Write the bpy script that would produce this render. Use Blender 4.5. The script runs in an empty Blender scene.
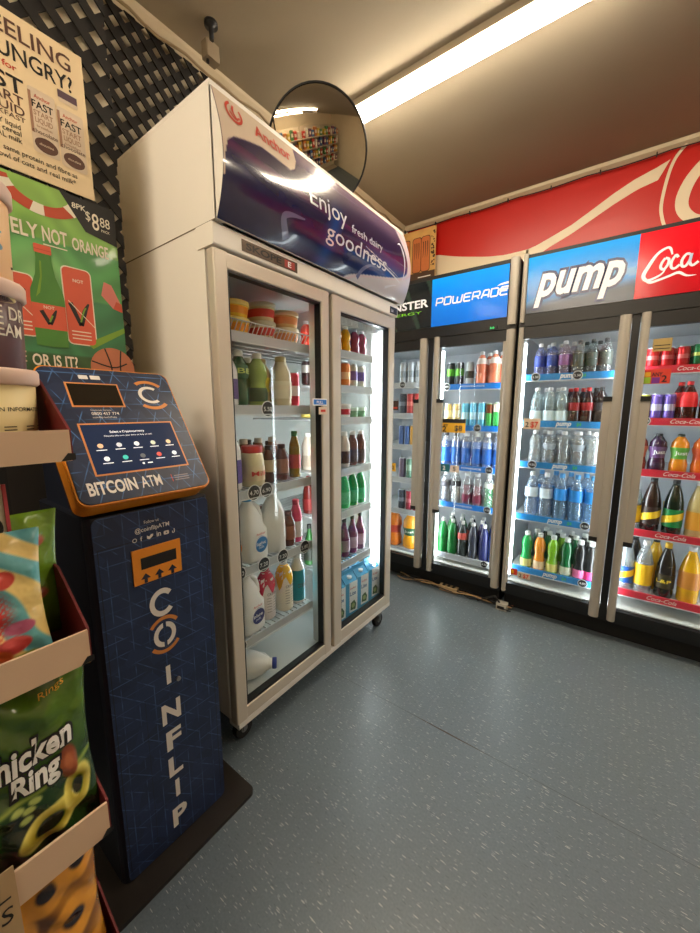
import bpy, math, random
from mathutils import Vector, Matrix
PI = math.pi
random.seed(7)
scene = bpy.context.scene
COL = scene.collection

# ------------------------------------------------------------------ camera
cam_data = bpy.data.cameras.new('camera')
cam = bpy.data.objects.new('camera', cam_data)
COL.objects.link(cam)
yaw, pitch, roll = math.radians(36.285), math.radians(8.915), math.radians(0.107)
Rz = Matrix.Rotation(yaw, 3, 'Z')
fwd = Rz @ Vector((0, math.cos(pitch), -math.sin(pitch)))
up0 = Rz @ Vector((0, math.sin(pitch), math.cos(pitch)))
rt0 = Rz @ Vector((1, 0, 0))
rt = rt0 * math.cos(roll) + up0 * math.sin(roll)
up = up0 * math.cos(roll) - rt0 * math.sin(roll)
cam.matrix_world = Matrix(((rt.x, up.x, -fwd.x, 0), (rt.y, up.y, -fwd.y, 0), (rt.z, up.z, -fwd.z, 1.25), (0, 0, 0, 1)))
cam_data.sensor_fit = 'VERTICAL'
cam_data.sensor_height = 24.0
cam_data.lens = 369.2 / 933 * 24.0
cam_data.clip_start = 0.02
scene.camera = cam

# ------------------------------------------------------------------ world, exposure, light levels
world = bpy.data.worlds.new('world'); scene.world = world; world.use_nodes = True
world.node_tree.nodes['Background'].inputs[0].default_value = (0.9, 0.8, 0.7, 1)
world.node_tree.nodes['Background'].inputs[1].default_value = 0.05
scene.view_settings.view_transform = 'Standard'
scene.view_settings.look = 'None'
scene.view_settings.gamma = 1.0
scene.view_settings.use_curve_mapping = False
scene.view_settings.exposure = 0.0
ROOM_TUBE = 66.0          # emission strength of the ceiling battens
ROOM_COL = (1.0, 0.86, 0.66)
COOLER_TUBE = 22.0         # tubes inside the coolers
COOLER_COL = (0.90, 0.97, 1.0)
SIGN_GLOW = 0.28
CEIL_Z = 2.75

# ------------------------------------------------------------------ materials
def lin(c):
    return tuple(((x / 12.92) if x <= 0.04045 else ((x + 0.055) / 1.055) ** 2.4) for x in c)
def rgb(r, g, b):
    return lin((r / 255, g / 255, b / 255))
_mats = {}
def pbr(name, col, rough=0.5, metal=0.0, noise=0.0, nscale=8.0, emit=0.0, ecol=None, coat=0.0, bump=0.0, bscale=60.0, spec=0.5):
    """plain principled material; optional procedural tone variation and bump"""
    if name in _mats: return _mats[name]
    m = bpy.data.materials.new(name); m.use_nodes = True
    nt = m.node_tree; b = nt.nodes['Principled BSDF']
    c = rgb(*col)
    b.inputs['Base Color'].default_value = (*c, 1)
    b.inputs['Roughness'].default_value = rough
    b.inputs['Metallic'].default_value = metal
    b.inputs['Coat Weight'].default_value = coat
    b.inputs['Specular IOR Level'].default_value = spec
    b.inputs['Coat Roughness'].default_value = 0.05
    if noise or bump:
        tc = nt.nodes.new('ShaderNodeTexCoord')
        n = nt.nodes.new('ShaderNodeTexNoise'); n.inputs['Scale'].default_value = nscale; n.inputs['Detail'].default_value = 4
        nt.links.new(tc.outputs['Object'], n.inputs['Vector'])
        if noise:
            mx = nt.nodes.new('ShaderNodeMix'); mx.data_type = 'RGBA'
            mx.inputs[6].default_value = (*[x * (1 - noise) for x in c], 1)
            mx.inputs[7].default_value = (*[min(1, x * (1 + noise)) for x in c], 1)
            nt.links.new(n.outputs['Fac'], mx.inputs[0]); nt.links.new(mx.outputs[2], b.inputs['Base Color'])
        if bump:
            n2 = nt.nodes.new('ShaderNodeTexNoise'); n2.inputs['Scale'].default_value = bscale
            nt.links.new(tc.outputs['Object'], n2.inputs['Vector'])
            bp = nt.nodes.new('ShaderNodeBump'); bp.inputs['Strength'].default_value = bump; bp.inputs['Distance'].default_value = 0.01
            nt.links.new(n2.outputs['Fac'], bp.inputs['Height']); nt.links.new(bp.outputs[0], b.inputs['Normal'])
    if emit:
        b.inputs['Emission Color'].default_value = (*(ecol or c), 1)
        b.inputs['Emission Strength'].default_value = emit
    _mats[name] = m
    return m

def printed(name, rough=0.45, coat=0.0, bump=0.0, bscale=30.0, emit=0.0, spec=0.5):
    """ink colours come from the mesh's own 'Col' attribute (printed artwork)"""
    if name in _mats: return _mats[name]
    m = pbr(name, (255, 255, 255), rough, coat=coat, bump=bump, bscale=bscale, spec=spec)
    nt = m.node_tree; b = nt.nodes['Principled BSDF']
    a = nt.nodes.new('ShaderNodeAttribute'); a.attribute_name = 'Col'
    nt.links.new(a.outputs['Color'], b.inputs['Base Color'])
    if emit:
        nt.links.new(a.outputs['Color'], b.inputs['Emission Color']); b.inputs['Emission Strength'].default_value = emit
    return m

def clear(name, tint=(1, 1, 1), ior=1.45, rough=0.0, dens=1.0):
    """thin clear sheet: straight-through transparency plus fresnel gloss"""
    if name in _mats: return _mats[name]
    m = bpy.data.materials.new(name); m.use_nodes = True; nt = m.node_tree; nt.nodes.clear()
    o = nt.nodes.new('ShaderNodeOutputMaterial'); mx = nt.nodes.new('ShaderNodeMixShader')
    t = nt.nodes.new('ShaderNodeBsdfTransparent'); g = nt.nodes.new('ShaderNodeBsdfGlossy'); f = nt.nodes.new('ShaderNodeLayerWeight')
    t.inputs[0].default_value = (*tint, 1); g.inputs['Roughness'].default_value = rough
    f.inputs[0].default_value = 0.5
    pw = nt.nodes.new('ShaderNodeMath'); pw.operation = 'POWER'; pw.inputs[1].default_value = 4.0; nt.links.new(f.outputs['Facing'], pw.inputs[0])
    mm = nt.nodes.new('ShaderNodeMath'); mm.operation = 'MULTIPLY_ADD'; mm.inputs[1].default_value = .5 * dens; mm.inputs[2].default_value = ((ior - 1) / (ior + 1)) ** 2 * dens; mm.use_clamp = True
    nt.links.new(pw.outputs[0], mm.inputs[0]); nt.links.new(mm.outputs[0], mx.inputs[0])
    nt.links.new(t.outputs[0], mx.inputs[1]); nt.links.new(g.outputs[0], mx.inputs[2]); nt.links.new(mx.outputs[0], o.inputs[0])
    _mats[name] = m
    return m

def glow(name, col, strength):
    if name in _mats: return _mats[name]
    m = bpy.data.materials.new(name); m.use_nodes = True; nt = m.node_tree; nt.nodes.clear()
    o = nt.nodes.new('ShaderNodeOutputMaterial'); e = nt.nodes.new('ShaderNodeEmission')
    e.inputs[0].default_value = (*col, 1); e.inputs[1].default_value = strength
    nt.links.new(e.outputs[0], o.inputs[0]); _mats[name] = m
    return m

class NT:
    """tiny node graph writer"""
    def __init__(s, name, rough=0.5):
        s.m = bpy.data.materials.new(name); s.m.use_nodes = True; s.nt = s.m.node_tree
        s.b = s.nt.nodes['Principled BSDF']; s.b.inputs['Roughness'].default_value = rough
        s.tc = s.nt.nodes.new('ShaderNodeTexCoord').outputs['Object']; _mats[name] = s.m
    def set(s, sock, v):
        if isinstance(v, bpy.types.NodeSocket): s.nt.links.new(v, sock)
        else: sock.default_value = v
    def math(s, op, a, b=0.0, clamp=False):
        n = s.nt.nodes.new('ShaderNodeMath'); n.operation = op; n.use_clamp = clamp
        s.set(n.inputs[0], a); s.set(n.inputs[1], b); return n.outputs[0]
    def dot(s, vec, v=None):
        n = s.nt.nodes.new('ShaderNodeVectorMath'); n.operation = 'DOT_PRODUCT'
        s.set(n.inputs[0], v or s.tc); n.inputs[1].default_value = vec; return n.outputs['Value']
    def mul(s, vec, v=None):
        n = s.nt.nodes.new('ShaderNodeVectorMath'); n.operation = 'MULTIPLY'
        s.set(n.inputs[0], v or s.tc); n.inputs[1].default_value = vec; return n.outputs[0]
    def noise(s, scale, detail=3, v=None):
        n = s.nt.nodes.new('ShaderNodeTexNoise'); n.inputs['Scale'].default_value = scale; n.inputs['Detail'].default_value = detail
        s.set(n.inputs['Vector'], v or s.tc); return n.outputs['Fac']
    def voronoi(s, scale, v=None, out='Distance'):
        n = s.nt.nodes.new('ShaderNodeTexVoronoi'); n.inputs['Scale'].default_value = scale
        s.set(n.inputs['Vector'], v or s.tc); return n.outputs[out]
    def mix(s, f, a, b):
        n = s.nt.nodes.new('ShaderNodeMix'); n.data_type = 'RGBA'
        s.set(n.inputs[0], f)
        for k, x in ((6, a), (7, b)): s.set(n.inputs[k], x if isinstance(x, bpy.types.NodeSocket) else (*x, 1))
        return n.outputs[2]
    def bump(s, h, strength=0.3, dist=0.005):
        n = s.nt.nodes.new('ShaderNodeBump'); n.inputs['Strength'].default_value = strength; n.inputs['Distance'].default_value = dist
        s.set(n.inputs['Height'], h); s.nt.links.new(n.outputs[0], s.b.inputs['Normal'])
    def base(s, c): s.set(s.b.inputs['Base Color'], c)

def floor_material():
    g = NT('vinyl_floor', 0.36)
    base = g.mix(g.noise(160, 5), rgb(88, 101, 111), rgb(122, 135, 144))
    base = g.mix(g.math('MULTIPLY', g.noise(1.3, 4), 0.35), base, rgb(92, 104, 113))
    base = g.mix(g.math('MULTIPLY', g.noise(1, 3, g.mul((40, 160, 1))), 0.45), base, rgb(74, 84, 92))
    for sc, thr, sel, col, amt in (((24, 170, 1), .17, .62, (206, 208, 204), .55), ((50, 300, 1), .22, .6, (180, 186, 188), .5), ((30, 200, 1), .2, .7, (58, 66, 74), .5)):
        st = g.mul(sc); d = g.voronoi(1.0, st); w = g.voronoi(1.0, st, 'Color')
        sep = g.nt.nodes.new('ShaderNodeSeparateColor'); g.nt.links.new(w, sep.inputs[0])
        fl = g.math('MULTIPLY', g.math('LESS_THAN', d, thr), g.math('GREATER_THAN', sep.outputs[0], sel))
        base = g.mix(g.math('MULTIPLY', fl, amt), base, rgb(*col))
    y = g.dot((0, 1, 0)); x = g.dot((1, 0, 0))
    line = g.math('LESS_THAN', g.math('ABSOLUTE', g.math('SUBTRACT', y, 1.243)), 0.0010)
    base = g.mix(g.math('MULTIPLY', line, 0.7), base, rgb(50, 48, 46))
    gap = g.math('LESS_THAN', g.math('ABSOLUTE', g.math('SUBTRACT', y, 1.243)),
                 g.math('MULTIPLY', g.math('SUBTRACT', 0.19, g.math('ABSOLUTE', g.math('ADD', x, 0.44))), 0.018))
    base = g.mix(gap, base, rgb(62, 50, 38))
    g.base(base); g.bump(g.noise(90, 4), 0.12, 0.003)
    rr = g.math('ADD', g.math('MULTIPLY', g.noise(5, 4), 0.22), 0.24); g.set(g.b.inputs['Roughness'], rr)
    return g.m

def facet_material(name, base, line, scale, amount, flat=False):
    """navy plastic film with a web of thin lines in three directions"""
    g = NT(name, 0.38)
    tot = None
    dirs = ((0, 0, 1), (0, 0.866, 0.5), (0, 0.866, -0.5)) if not flat else ((0, 0, 1), (0, 1, 0), (0, 0.7, 0.7))
    for i, d in enumerate(dirs):
        k = g.math('FRACT', g.math('ADD', g.math('MULTIPLY', g.dot(d), scale), 0.13 * i + 7))
        ln = g.math('LESS_THAN', k, 0.06)
        ms = g.math('MULTIPLY', g.math('SUBTRACT', g.noise(16 + 5 * i, 1, g.mul((1, 1.0 + 0.4 * i, 1.3))), 0.40), 4.0, True)
        t = g.math('MULTIPLY', ln, ms); tot = t if tot is None else g.math('MAXIMUM', tot, t)
    cells = g.voronoi(scale * 0.9, None, 'Color')
    sep = g.nt.nodes.new('ShaderNodeSeparateColor'); g.nt.links.new(cells, sep.inputs[0])
    b = g.mix(g.math('MULTIPLY', sep.outputs[0], 0.55), base, tuple(x * 1.9 for x in base))
    g.base(g.mix(g.math('MULTIPLY', tot, amount), b, line))
    return g.m

# ------------------------------------------------------------------ mesh builder
def box_frame(o, u, v, n=None):
    o, u, v = Vector(o), Vector(u).normalized(), Vector(v).normalized()
    n = Vector(n).normalized() if n else u.cross(v).normalized()
    return lambda a, b, c=0.0: o + u * a + v * b + n * c

class MB:
    def __init__(s):
        s.v = []; s.f = []; s.m = []; s.sm = []; s.c = {}; s.mats = []
    def mi(s, mat):
        if mat not in s.mats: s.mats.append(mat)
        return s.mats.index(mat)
    def add(s, verts, faces, mat, smooth=False, cols=None):
        o = len(s.v); k = s.mi(mat)
        s.v += [tuple(x) for x in verts]
        for f in faces:
            s.f.append(tuple(i + o for i in f)); s.m.append(k); s.sm.append(smooth)
        if cols:
            for i, c in enumerate(cols): s.c[o + i] = c
        return s
    def box(s, a, b, mat, F=None, inset=0.0):
        x0, y0, z0 = [min(p, q) for p, q in zip(a, b)]; x1, y1, z1 = [max(p, q) for p, q in zip(a, b)]
        P = [(x0, y0, z0), (x1, y0, z0), (x1, y1, z0), (x0, y1, z0), (x0, y0, z1), (x1, y0, z1), (x1, y1, z1), (x0, y1, z1)]
        if F: P = [F(*p) for p in P]
        return s.add(P, [(0, 3, 2, 1), (4, 5, 6, 7), (0, 1, 5, 4), (1, 2, 6, 5), (2, 3, 7, 6), (3, 0, 4, 7)], mat)
    def rbox(s, a, b, r, mat, axis=2, F=None, seg=4, smooth=True):
        """box with rounded edges along one axis"""
        ax = [i for i in range(3) if i != axis]
        lo = [min(p, q) for p, q in zip(a, b)]; hi = [max(p, q) for p, q in zip(a, b)]
        pts = rrect(lo[ax[0]], lo[ax[1]], hi[ax[0]], hi[ax[1]], r, seg)
        return s.prism(pts, axis, lo[axis], hi[axis], mat, F)
    def prism(s, pts, axis, t0, t1, mat, F=None):
        def P(p, t):
            q = [0, 0, 0]; ax = [i for i in range(3) if i != axis]
            q[ax[0]], q[ax[1]], q[axis] = p[0], p[1], t
            return F(*q) if F else q
        n = len(pts)
        V = [P(p, t0) for p in pts] + [P(p, t1) for p in pts]
        faces = [(i, (i + 1) % n, (i + 1) % n + n, i + n) for i in range(n)]
        s.add(V, faces + [tuple(range(n - 1, -1, -1)), tuple(range(n, 2 * n))], mat)
        return s
    def lathe(s, prof, mat, c=(0, 0, 0), seg=20, F=None, sx=1.0, sy=1.0, smooth=True, cap=True):
        V = []; n = len(prof)
        for r, z in prof:
            for k in range(seg):
                a = 2 * PI * k / seg
                p = (c[0] + r * sx * math.cos(a), c[1] + r * sy * math.sin(a), c[2] + z)
                V.append(F(*p) if F else p)
        faces = [(i * seg + k, i * seg + (k + 1) % seg, (i + 1) * seg + (k + 1) % seg, (i + 1) * seg + k) for i in range(n - 1) for k in range(seg)]
        s.add(V, faces, mat, smooth)
        if cap:
            o = len(s.v) - len(V)
            for base, rev in ((0, True), ((n - 1) * seg, False)):
                f = [o + base + k for k in range(seg)]
                s.f.append(tuple(reversed(f)) if rev else tuple(f)); s.m.append(s.mi(mat)); s.sm.append(False)
        return s
    def tube(s, path, r, mat, seg=8):
        path = [Vector(p) for p in path]; V = []; n = len(path)
        for i, p in enumerate(path):
            d = (path[min(i + 1, n - 1)] - path[max(i - 1, 0)]).normalized()
            u = d.cross(Vector((0, 0, 1)))
            if u.length < 0.05: u = d.cross(Vector((1, 0, 0)))
            u.normalize(); w = d.cross(u)
            rr = r[i] if isinstance(r, (list, tuple)) else r
            for k in range(seg):
                a = 2 * PI * k / seg; V.append(p + u * rr * math.cos(a) + w * rr * math.sin(a))
        faces = [(i * seg + k, i * seg + (k + 1) % seg, (i + 1) * seg + (k + 1) % seg, (i + 1) * seg + k) for i in range(n - 1) for k in range(seg)]
        faces += [tuple(range(seg - 1, -1, -1)), tuple(range((n - 1) * seg, n * seg))]
        return s.add(V, faces, mat, True)
    def grid(s, F, u0, u1, v0, v1, nu, nv, mat, col=None, smooth=True, flip=False):
        V = []; C = []
        for j in range(nv + 1):
            for i in range(nu + 1):
                u = u0 + (u1 - u0) * i / nu; v = v0 + (v1 - v0) * j / nv
                V.append(F(u, v))
                if col: C.append(rgb(*col(u, v)))
        w = nu + 1
        faces = [(j * w + i, j * w + i + 1, (j + 1) * w + i + 1, (j + 1) * w + i) for j in range(nv) for i in range(nu)]
        if flip: faces = [tuple(reversed(f)) for f in faces]
        return s.add(V, faces, mat, smooth, C or None)
    # flat artwork: F(u, v, h)
    def poly(s, pts, mat, F, h=0.0):
        return s.add([F(p[0], p[1], h) for p in pts], [tuple(range(len(pts)))], mat)
    def rect(s, u0, v0, u1, v1, mat, F, h=0.0):
        return s.poly([(u0, v0), (u1, v0), (u1, v1), (u0, v1)], mat, F, h)
    def disc(s, u, v, r, mat, F, h=0.0, seg=20, ry=None):
        return s.poly([(u + r * math.cos(2 * PI * k / seg), v + (ry or r) * math.sin(2 * PI * k / seg)) for k in range(seg)], mat, F, h)
    def arc(s, u, v, r, w, a0, a1, mat, F, h=0.0, seg=16, ky=1.0):
        V = []
        for k in range(seg + 1):
            a = math.radians(a0 + (a1 - a0) * k / seg)
            for q in (r - w / 2, r + w / 2): V.append(F(u + q * math.cos(a), v + ky * q * math.sin(a), h))
        return s.add(V, [(2 * k, 2 * k + 1, 2 * k + 3, 2 * k + 2) for k in range(seg)], mat)
    def stroke(s, pts, w, mat, F, h=0.0, sub=5):
        """ribbon along a smooth curve; w = width or list of widths"""
        P = []; W = []
        n = len(pts); ws = w if isinstance(w, (list, tuple)) else [w] * n
        for i in range(n - 1):
            p0, p1, p2, p3 = pts[max(i - 1, 0)], pts[i], pts[i + 1], pts[min(i + 2, n - 1)]
            for k in range(sub):
                t = k / sub
                P.append(tuple(0.5 * (2 * p1[j] + (p2[j] - p0[j]) * t + (2 * p0[j] - 5 * p1[j] + 4 * p2[j] - p3[j]) * t * t + (3 * p1[j] - p0[j] - 3 * p2[j] + p3[j]) * t ** 3) for j in (0, 1)))
                W.append(ws[i] + (ws[i + 1] - ws[i]) * t)
        P.append(pts[-1]); W.append(ws[-1]); V = []
        for i, p in enumerate(P):
            a = P[max(i - 1, 0)]; b = P[min(i + 1, len(P) - 1)]
            d = (b[0] - a[0], b[1] - a[1]); L = math.hypot(*d) or 1
            nx, ny = -d[1] / L, d[0] / L
            V += [F(p[0] + nx * W[i] / 2, p[1] + ny * W[i] / 2, h), F(p[0] - nx * W[i] / 2, p[1] - ny * W[i] / 2, h)]
        return s.add(V, [(2 * i, 2 * i + 1, 2 * i + 3, 2 * i + 2) for i in range(len(P) - 1)], mat)
    def text(s, t, u0, v0, width, height, mat, F, h=0.0, bold=0.0, shear=0.0, thick=0.0):
        """lettering fitted to a box: u0,v0 = lower corner of the cap-height box"""
        V, faces, w, hh, y0 = glyphs(t, bold, shear)
        kx = width / w; ky = height / hh
        s.add([F(u0 + x * kx, v0 + (y) * ky, h) for x, y in V], faces, mat)
        return s
    def build(s, name, parent=None, matrix=None, flat_on=None):
        off = Vector((0, 0, 0))
        if parent is not None and parent.get('_base'): off = Vector(parent['_base'])
        me = bpy.data.meshes.new(name)
        me.from_pydata([tuple(Vector(v) - off) for v in s.v], [], s.f)
        for m in s.mats: me.materials.append(m)
        me.polygons.foreach_set('material_index', s.m)
        me.polygons.foreach_set('use_smooth', s.sm)
        if s.c:
            a = me.color_attributes.new('Col', 'FLOAT_COLOR', 'POINT')
            for i in range(len(s.v)): a.data[i].color = (*s.c.get(i, (1, 1, 1)), 1)
        me.update()
        o = bpy.data.objects.new(name, me); COL.objects.link(o)
        if parent is not None:
            o.parent = parent
            if parent.get('_base'): o['_base'] = parent['_base']
        return o

_gl = {}
def glyphs(t, bold=0.0, shear=0.0):
    key = (t, bold, shear)
    if key not in _gl:
        cu = bpy.data.curves.new('lettering', 'FONT'); cu.body = t; cu.offset = bold; cu.shear = shear; cu.resolution_u = 3; cu.fill_mode = 'BOTH'
        o = bpy.data.objects.new('lettering', cu); COL.objects.link(o)
        bpy.context.view_layer.update()
        me = bpy.data.meshes.new_from_object(o.evaluated_get(bpy.context.evaluated_depsgraph_get()))
        V = [(v.co.x, v.co.y) for v in me.vertices]; faces = [tuple(p.vertices) for p in me.polygons]
        bpy.data.objects.remove(o); bpy.data.meshes.remove(me); bpy.data.curves.remove(cu)
        x0 = min(v[0] for v in V); w = max(v[0] for v in V) - x0
        has_cap = any(c.isupper() or c.isdigit() or c in 'bdfhklt$' for c in t)
        hh = 0.70 if has_cap else 0.52
        _gl[key] = ([(x - x0, y) for x, y in V], faces, w, hh, 0)
    return _gl[key]

def lerp(a, b2, k): return tuple(x + (y - x) * k for x, y in zip(a, b2))
def sm(a, b2, x): k = max(0, min(1, (x - a) / (b2 - a))); return k * k * (3 - 2 * k)
def rrect(x0, y0, x1, y1, r, seg=4):
    out = []
    for cx, cy, a0 in ((x1 - r, y0 + r, -90), (x1 - r, y1 - r, 0), (x0 + r, y1 - r, 90), (x0 + r, y0 + r, 180)):
        for k in range(seg + 1):
            a = math.radians(a0 + 90 * k / seg); out.append((cx + r * math.cos(a), cy + r * math.sin(a)))
    return out

# ------------------------------------------------------------------ scene tree helpers
def tag(o, label, cat, group=None):
    o['label'] = label; o['category'] = cat
    if group: o['group'] = group
    return o
def thing(name, label, cat, loc=(0, 0, 0), group=None):
    o = bpy.data.objects.new(name, None); COL.objects.link(o); o.location = loc; o.empty_display_size = 0.05
    o['_base'] = list(loc)
    return tag(o, label, cat, group)
def struct(o):
    o['kind'] = 'structure'; return o
def clone(root, loc, rz, label, group=None, cat=None):
    r = root.copy(); COL.objects.link(r); r.location = loc; r.rotation_euler = (0, 0, rz); r['label'] = label
    if group: r['group'] = group
    for ch in root.children:
        c = ch.copy(); COL.objects.link(c); c.parent = r
        for g in ch.children:
            d = g.copy(); COL.objects.link(d); d.parent = c
    return r

# common materials
M_steel = pbr('warm_satin_metal', (206, 197, 182), 0.38, 0.25, 0.05, 6)
M_profile = pbr('taupe_aluminium', (178, 171, 160), 0.45, 0.25, 0.05, 9)
M_white = pbr('white_cabinet', (240, 235, 226), 0.42, 0, 0.03, 3)
M_black = pbr('black_plastic', (16, 16, 17), 0.4)
M_blackmat = pbr('black_matte', (11, 10, 10), 0.75)
M_liner = pbr('cooler_liner', (196, 202, 208), 0.5)
M_dliner = pbr('dairy_liner', (200, 204, 200), 0.5)
M_glass = clear('door_glass', (0.96, 0.975, 0.97), 1.38, 0.0)
M_clip = pbr('black_clip', (12, 12, 12), 0.5)
M_ink = pbr('black_ink', (22, 18, 18), 0.6)
M_paper = pbr('white_paper', (238, 234, 226), 0.6)
M_tube = glow('cooler_tube', COOLER_COL, COOLER_TUBE)
M_wire = pbr('white_wire', (205, 208, 208), 0.4)
M_inkw = pbr('white_ink', (242, 242, 240), 0.5)
M_disc = pbr('price_disc_black', (30, 30, 36), 0.4)
M_rubber = pbr('caster_rubber', (28, 26, 26), 0.6)
M_chrome = pbr('caster_steel', (150, 148, 145), 0.3, 0.9)

# ================================================================== ROOM
XL, XB, YB, XR, YF = -1.66, -1.32, 3.0, 2.6, -2.6
struct(MB().box((XL - .1, YF - .1, -0.08), (XR + .1, YB + .1, 0), floor_material()).build('floor'))
M_ceil = pbr('painted_ceiling', (160, 148, 128), 0.85, 0, 0.08, 2.0, bump=0.06, bscale=25)
struct(MB().box((XL - .1, YF - .1, CEIL_Z), (XR + .1, YB + .1, CEIL_Z + .1), M_ceil).build('ceiling'))
M_wall = pbr('cream_wall', (232, 218, 190), 0.8, 0, 0.07, 3.0)
struct(MB().box((XL - .1, .588, 0), (XL, YB + .1, CEIL_Z), M_wall).build('wall_left'))
M_lowwall = pbr('lower_wall_shade', (40, 34, 30), 0.7)  # lower wall darkened: unlit gap behind stand and machine put into its colour
w = MB(); w.box((XL - .1, YF - .1, 1.30), (XB, .588, CEIL_Z), M_wall); w.box((XL - .1, YF - .1, 0), (XB, .588, 1.30), M_lowwall)
struct(w.build('wall_left_boxed'))
struct(MB().box((XL, YB, 0), (XR + .1, YB + .1, CEIL_Z), M_wall).build('wall_back'))
struct(MB().box((XR, YF, 0), (XR + .1, YB, CEIL_Z), M_wall).build('wall_right'))
struct(MB().box((XB, YF - .1, 0), (XR + .1, YF, CEIL_Z), M_wall).build('wall_front'))
# cove trims at the ceiling
M_trim = pbr('cream_trim', (205, 190, 160), 0.55, 0, 0.06, 5)
t = MB()
t.prism([(XL, CEIL_Z), (XL + .05, CEIL_Z), (XL + .046, CEIL_Z - .012), (XL + .014, CEIL_Z - .05), (XL, CEIL_Z - .05)], 1, .588, YB, M_trim)
struct(t.build('trim_1'))
t = MB()
t.prism([(YB, CEIL_Z), (YB - .03, CEIL_Z), (YB - .027, CEIL_Z - .02), (YB, CEIL_Z - .035)], 0, XL, XR, M_trim)
struct(t.build('trim_2'))

# ------------------------------------------------------------------ lattice panels
M_lat = pbr('dark_brown_lattice', (20, 15, 12), 0.75, 0, 0.15, 12)
def lattice(name, x, y0, y1, z0, z1, label, pitch=.0545, w=.0255, phase=0.0):
    m = MB()
    for layer, sgn in ((0, 1), (1, -1)):
        xa = x + layer * .006
        k0 = -int((z1 - z0 + y1 - y0) / (pitch * 1.4142)) - 2
        for k in range(k0, -k0 + 2):
            c = k * pitch * 1.41421 + phase + (z0 + z1) / 2
            ym = (y0 + y1) / 2; h = w * .7071; D = 4.0
            P = [(ym - D, c - sgn * D - h), (ym + D, c + sgn * D - h), (ym + D, c + sgn * D + h), (ym - D, c - sgn * D + h)]
            for ax, lim, keep in ((0, y0, 1), (0, y1, -1), (1, z0, 1), (1, z1, -1)):
                Q = []
                for a, b2 in zip(P, P[1:] + P[:1]):
                    ia, ib = (a[ax] - lim) * keep >= 0, (b2[ax] - lim) * keep >= 0
                    if ia: Q.append(a)
                    if ia != ib:
                        t_ = (lim - a[ax]) / (b2[ax] - a[ax]); Q.append((a[0] + (b2[0] - a[0]) * t_, a[1] + (b2[1] - a[1]) * t_))
                P = Q
                if len(P) < 3: break
            if len(P) >= 3: m.prism(P, 0, xa, xa + .006, M_lat)
    o = m.build(name); return tag(o, label, 'lattice', None)
lattice('lattice_panel', XL + .025, .592, 1.62, 2.12, 2.70, 'dark brown diamond lattice panel on the wall above the white fridge')
lattice('lattice_panel', XB + .006, -.55, .585, 1.25, 2.745, 'dark brown diamond lattice panel behind the two drink posters', phase=.02)

# ------------------------------------------------------------------ ceiling battens
M_batten = glow('ceiling_tube_light', ROOM_COL, ROOM_TUBE)
M_bhouse = pbr('batten_housing', (200, 188, 165), 0.5)
def batten(x0, x1, y, label):
    z = CEIL_Z
    t = thing('batten_light', label, 'ceiling light', ((x0 + x1) / 2, y, z), 'ceiling batten lights')
    MB().box((x0 - .015, y - .055, z - .03), (x1 + .015, y + .055, z), M_bhouse).build('housing', t)
    pts = [(y - .038, z - .030), (y - .036, z - .052), (y - .02, z - .062), (y + .02, z - .062), (y + .036, z - .052), (y + .038, z - .030)]
    MB().prism(pts, 0, x0, x1, M_batten).build('diffuser', t)
batten(-1.28, -.02, 1.735, 'long glowing batten light on the ceiling in front of the drinks coolers')
batten(.55, 1.85, 1.735, 'glowing batten light further along the coolers ceiling line')
batten(-1.2, .05, -.50, 'glowing batten light on the ceiling over the aisle entrance')
batten(-1.2, .05, -1.60, 'glowing batten light on the ceiling at the shop corner')

# ceiling bracket by the lattice
t = thing('ceiling_bracket', 'small grey bracket with a black round mount on the ceiling', 'bracket', (-1.47, 1.06, CEIL_Z))
MB().lathe([(.026, 0), (.026, -.012), (.010, -.016), (.008, -.06)], M_black, (-1.455, 1.05, CEIL_Z), 18).build('ceiling_mount', t)
MB().rbox((-1.50, 1.03, CEIL_Z - .115), (-1.46, 1.09, CEIL_Z - .055), .006, pbr('grey_box', (140, 126, 104), 0.6), 2).build('housing', t)
MB().lathe([(.006, 0), (.006, .012)], M_black, (-1.48, 1.045, CEIL_Z - .127), 10).build('sensor', t)

# cables along the ceiling edge
m = MB(); pts = []
for k in range(40):
    y = .75 + k * (2.9 - .75) / 39
    pts.append((XL + .055 + .006 * math.sin(k * 1.7), y, CEIL_Z - .05 - .012 * math.sin(k * .55) ** 2))
m.tube(pts, .0055, pbr('old_cream_cable', (150, 130, 98), 0.5)); tag(m.build('cable'), 'cream cable sagging along the ceiling edge above the lattice', 'cable')
m = MB(); pts = []
for k in range(36):
    y = 1.1 + k * (2.94 - 1.1) / 35
    pts.append((XL + .03 + .004 * math.sin(k * 1.1), y, CEIL_Z - .085 - .02 * abs(math.sin(k * .42))))
m.tube(pts, .004, M_black); tag(m.build('cable'), 'thin black cable clipped under the ceiling trim by the fridge', 'cable')
m = MB(); pts = [(XL + .05 + k * (XR - XL - .2) / 60, YB - .036, CEIL_Z - .048 - .008 * abs(math.sin(k * .5))) for k in range(61)]
m.tube(pts, .0035, M_black)
for k in range(0, 60, 4): m.box((pts[k][0] - .003, YB - .045, pts[k][2] - .01), (pts[k][0] + .003, YB - .03, pts[k][2] + .012), M_black)
tag(m.build('cable'), 'thin black cable clipped along the top of the red banner', 'cable')

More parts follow.
